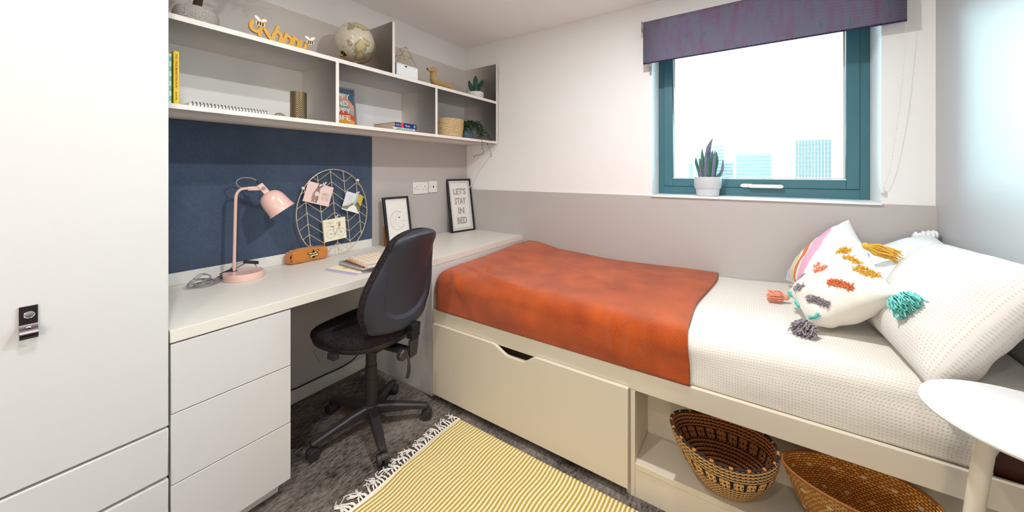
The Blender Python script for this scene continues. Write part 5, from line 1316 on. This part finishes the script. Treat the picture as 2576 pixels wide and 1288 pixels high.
# ------------------------------------------------------------ baskets in the cubby
def coil_basket():
    t = thing('woven_basket', 'oval black and tan coiled basket with a flower band', 'basket', (1.985, -0.85, 0.131)); NZ = 26; off = (1.985, -0.85, 0.131)
    def prof(v):
        # v 0 at base edge, 1 at rim
        f_ = math.sin(v*math.pi/2)**0.8
        cx = 1.985-0.009*v; cy = -0.850-0.122*v**1.1; rx = 0.088+(0.157-0.088)*f_; ry = 0.078+(0.128-0.078)*f_; z = 0.137+0.232*v
        return cx, cy, rx, ry, z
    tan, blk, org = (228, 180, 114), (38, 25, 22), (180, 116, 62)
    def pat(u, v):
        row = v*NZ; r_ = int(row); fr = row-r_
        zz = abs(((u*66) % 1)-.5)*2
        if 12 <= r_ <= 17:
            cell = (u*24) % 1; cy_ = (row-12)/6
            if cell < .66:
                dx = abs(cell/.66-.5)*2; dy = abs(cy_-.5)*2
                if dx < .20 and dy < .26: return lin(blk)
                if (dx < .14 and dy > .66) or (dy < .16 and dx > .70) or (dx > .78 and dy > .70): return lin(blk)
                return lin(tan) if dy < .92 else lin(blk)
            return lin(blk) if .72 < cell < .94 else lin(tan if .08 < cy_ < .92 else blk)
        ph = (row+zz*.28) % 2.0
        return lin(tan) if ph < 1.12 else lin(blk)
    def pat_in(u, v):
        c = pat(u, v); 
        return tuple(x*1.0 for x in c) if c[0] < .1 else lin(org)
    def wall(inset):
        def f_(u, v):
            cx, cy, rx, ry, z = prof(v); a_ = 2*math.pi*u; ridge = 0.0022*abs(math.sin(v*NZ*math.pi))*(1 if not inset else -1)
            w_ = 1+0.012*math.sin(3*a_+1)
            return Vector((cx+(rx*w_-inset+ridge)*math.cos(a_), cy+(ry*w_-inset+ridge)*math.sin(a_), z+0.010*math.sin(2*a_+0.9)*v))
        return f_
    b = B().grid(wall(0), 480, 104, colfn=pat, wrap=True); b.build('wall', M['coil'], t, offset=off, angle=80)
    b = B().grid(wall(0.007), 320, 104, colfn=pat_in, wrap=True); b.build('lining', M['coil'], t, offset=off, angle=80, label='darker inner face of the weave')
    f1 = wall(0.0035); b = B().tube([f1(i/96, 1.0) for i in range(96)], 0.0042, 8, closed=True)
    b.c = [lin(blk) if (i//8) % 5 else lin(org) for i in range(len(b.f))]; b.build('rim', M['coil'], t, offset=off)
    b = B()
    for k in range(9):
        q = (k+.5)/9; b.tube([(1.985+0.085*q*math.cos(2*math.pi*i/40), -0.85+0.075*q*math.sin(2*math.pi*i/40), 0.137) for i in range(40)], 0.0048, 6, closed=True)
    b.c = [lin(org)]*len(b.f); b.build('bottom', M['coil'], t, offset=off)
coil_basket()
t = thing('woven_basket', 'golden split bamboo basket with pale dots under the bed head end', 'basket', (2.31, -0.845, 0.131)); off = (2.31, -0.845, 0.131)
def bw(inset):
    def f_(u, v):
        f2 = v**.75; cx = 2.318-0.008*v; cy = -0.845-0.125*v; rx = 0.095+(0.172-0.095)*f2; ry = 0.075+(0.112-0.075)*f2; a_ = 2*math.pi*u
        return Vector((cx+(rx-inset)*math.cos(a_), cy+(ry-inset)*math.sin(a_), 0.134+0.232*v+0.006*math.sin(2*a_)*v))
    return f_
B().grid(bw(0), 120, 30, wrap=True).build('wall', M['bamboo'], t, offset=off, angle=80)
B().grid(bw(0.004), 120, 30, wrap=True).build('lining', M['bamboo'], t, offset=off, angle=80)
B().tube([bw(0.002)(i/80, 1.0) for i in range(80)], 0.0038, 8, closed=True).build('rim', M['bamboo'], t, offset=off)
B().lathe([(0, 0), (0.93, 0), (0.93, 0.04), (0, 0.04)], 40, T=Matrix(((0.1, 0, 0, 2.31), (0, 0.08, 0, -0.845), (0, 0, 0.1, 0.132), (0, 0, 0, 1)))).build('bottom', M['bamboo'], t, offset=off)
M['dot'] = simple('pale_weave_dot', (214, 196, 160), 0.8, var=0.2, nscale=150)
for f_, sg, vv in ((bw(0), 1, (0.35, 0.78)), (bw(0.004), -1, (0.78, 0.40))):
    for row, v0 in enumerate(vv):
        for k in range(14):
            u0 = (k+.5*row)/14; p0 = f_(u0, v0); pu = (f_(u0+.01, v0)-p0).normalized(); pv = (f_(u0, v0+.02)-p0).normalized(); nn = pu.cross(pv).normalized()*sg
            b = B().prism([(0.007*math.cos(i/6*math.pi), 0.007*math.sin(i/6*math.pi)) for i in range(12)], 0.0002, 0.0014, T=Matrix(((pu.x, pv.x, nn.x, p0.x), (pu.y, pv.y, nn.y, p0.y), (pu.z, pv.z, nn.z, p0.z), (0, 0, 0, 1))))
            b.build('dot', M['dot'], t, offset=off, smooth=False)

# ------------------------------------------------------------ side table
t = thing('side_table', 'round white side table with slanted cream legs beside the bed head', 'table', (2.555, -1.152, 0))
B().lathe([(0, 0.722), (0.160, 0.722), (0.168, 0.727), (0.1695, 0.731), (0.168, 0.735), (0, 0.735)], 96).build('table_top', M['table_white'], t)
for k, a_ in enumerate((130, 250, 10)):
    c_, s_ = math.cos(R(a_)), math.sin(R(a_)); hd = 0.075; fd = 0.155
    B().tube([(c_*hd, s_*hd, 0.724), (c_*fd, s_*fd, 0.0)], [0.0165, 0.0135], 24).build('leg', M['table_leg'], t)

# ------------------------------------------------------------ roller blind
t = thing('roller_blind', 'purple grey herringbone roller blind half covering the window top', 'blind', (2.065, -0.04, 2.17)); off = (2.065, -0.04, 2.17)
b = B(); xa, xb = 1.502, 2.628
def fab(u, v):
    if v < .82: f_ = v/.82; return Vector((xa+(xb-xa)*u, -0.068+0.001*math.sin(9*u), 1.911+0.004*u+(2.150-1.911)*f_))
    a_ = (v-.82)/.18*R(200); return Vector((xa+(xb-xa)*u, -0.040-0.028*math.cos(a_), 2.150+0.028*math.sin(a_)))
o = B().grid(fab, 8, 60, uvfn=lambda u, v: (u*(xb-xa), v*0.31)).build('fabric', M['blind'], t, offset=off, angle=60)
so = o.modifiers.new('s', 'SOLIDIFY'); so.thickness = 0.0016; so.offset = 0
B().tube([(xa-0.004, -0.040, 2.150), (xb+0.004, -0.040, 2.150)], 0.024, 20).build('roller', M['white_plastic'], t, offset=off)
B().tube([(xa+.001, -0.068, 1.914), (xb-.001, -0.068, 1.918)], 0.0045, 8).build('bottom_bar', M['blind'], t, offset=off)
for x0, x1 in ((xa-0.012, xa-0.005), (xb+0.005, xb+0.012)): B().box(x0, x1, -0.068, 0.012, 2.118, 2.178).build('bracket', M['cable_grey'], t, bevel=0.003, offset=off)
B().box(1.527, 1.533, -0.012, 0.012, 1.862, 1.908).build('side_clip', M['cable_grey'], t, bevel=0.002, offset=off)
b = B(); q = spline([(2.634, -0.05, 2.12), (2.630, -0.05, 1.91), (2.624, -0.045, 1.75), (2.612, -0.040, 1.55), (2.592, -0.03, 1.33), (2.574, -0.02, 1.21), (2.562, -0.008, 1.165)], 20)
acc = 0; last = q[0]
b.tube(q, 0.0006, 4)
for p_ in q:
    if (p_-last).length > 0.010: b.sphere(p_, 0.0022, 6, 4); last = p_
b.build('bead_chain', M['white_plastic'], t, offset=off, kind='stuff')
B().box(2.556, 2.570, -0.010, 0.012, 1.150, 1.172).build('chain_holder', M['white_plastic'], t, bevel=0.002, offset=off)

# ------------------------------------------------------------ cactus on the sill
t = thing('sill_cactus', 'spindly blue green cactus in a pale grey pot on the window sill', 'plant', (1.836, 0.105, 1.1045))
B().lathe([(0, 0.0), (0.056, 0.0), (0.060, 0.004), (0.065, 0.044), (0.0655, 0.046), (0.0695, 0.047), (0.0725, 0.052), (0.0745, 0.112), (0.0735, 0.115), (0.069, 0.115), (0.068, 0.104), (0, 0.102)], 48).build('pot', M['pot_grey'], t)
r6 = random.Random(8)
for k in range(19):
    a_ = k*2.4; rr = 0.042*math.sqrt((k+.5)/19); x, y = rr*math.cos(a_), rr*math.sin(a_); hh = (0.125+0.045*r6.random())*(1.2 if rr < .025 else 1.0); ox, oy = x*.35+r6.uniform(-.008, .008), y*.35
    ribbed(B(), [(x, y, 0.100), (x+ox*.3, y+oy*.3, 0.100+hh*.35), (x+ox, y+oy, 0.100+hh*.7), (x+ox*1.2, y+oy*1.2, 0.10+hh)], [0.006, 0.0072, 0.0078, 0.0065, 0.002], ribs=5, n=15, amp=.3).build('stem', M['succulent'] if k % 3 else M['succ_tip'], t)
ribbed(B(), [(-0.005, 0, 0.10), (-0.010, 0, 0.20), (-0.004, 0, 0.255), (0.006, 0, 0.292), (0.012, 0, 0.312), (0.026, 0, 0.345)], [0.007, 0.008, 0.009, 0.013, 0.009, 0.002], ribs=5, n=15, amp=.2).build('stem', M['succ_tip'], t)
ribbed(B(), [(0.035, 0, 0.102), (0.055, 0, 0.120), (0.074, 0, 0.145), (0.080, 0, 0.180), (0.081, 0, 0.215)], [0.005, 0.007, 0.0075, 0.006, 0.002], ribs=5, n=15, amp=.2).build('stem', M['succ_tip'], t)
ribbed(B(), [(0.028, -.01, 0.102), (0.05, -.01, 0.11), (0.068, -.01, 0.122), (0.070, -.01, 0.14)], [0.004, 0.005, 0.005, 0.002], ribs=5, n=10, amp=.2).build('stem', M['succulent'], t)
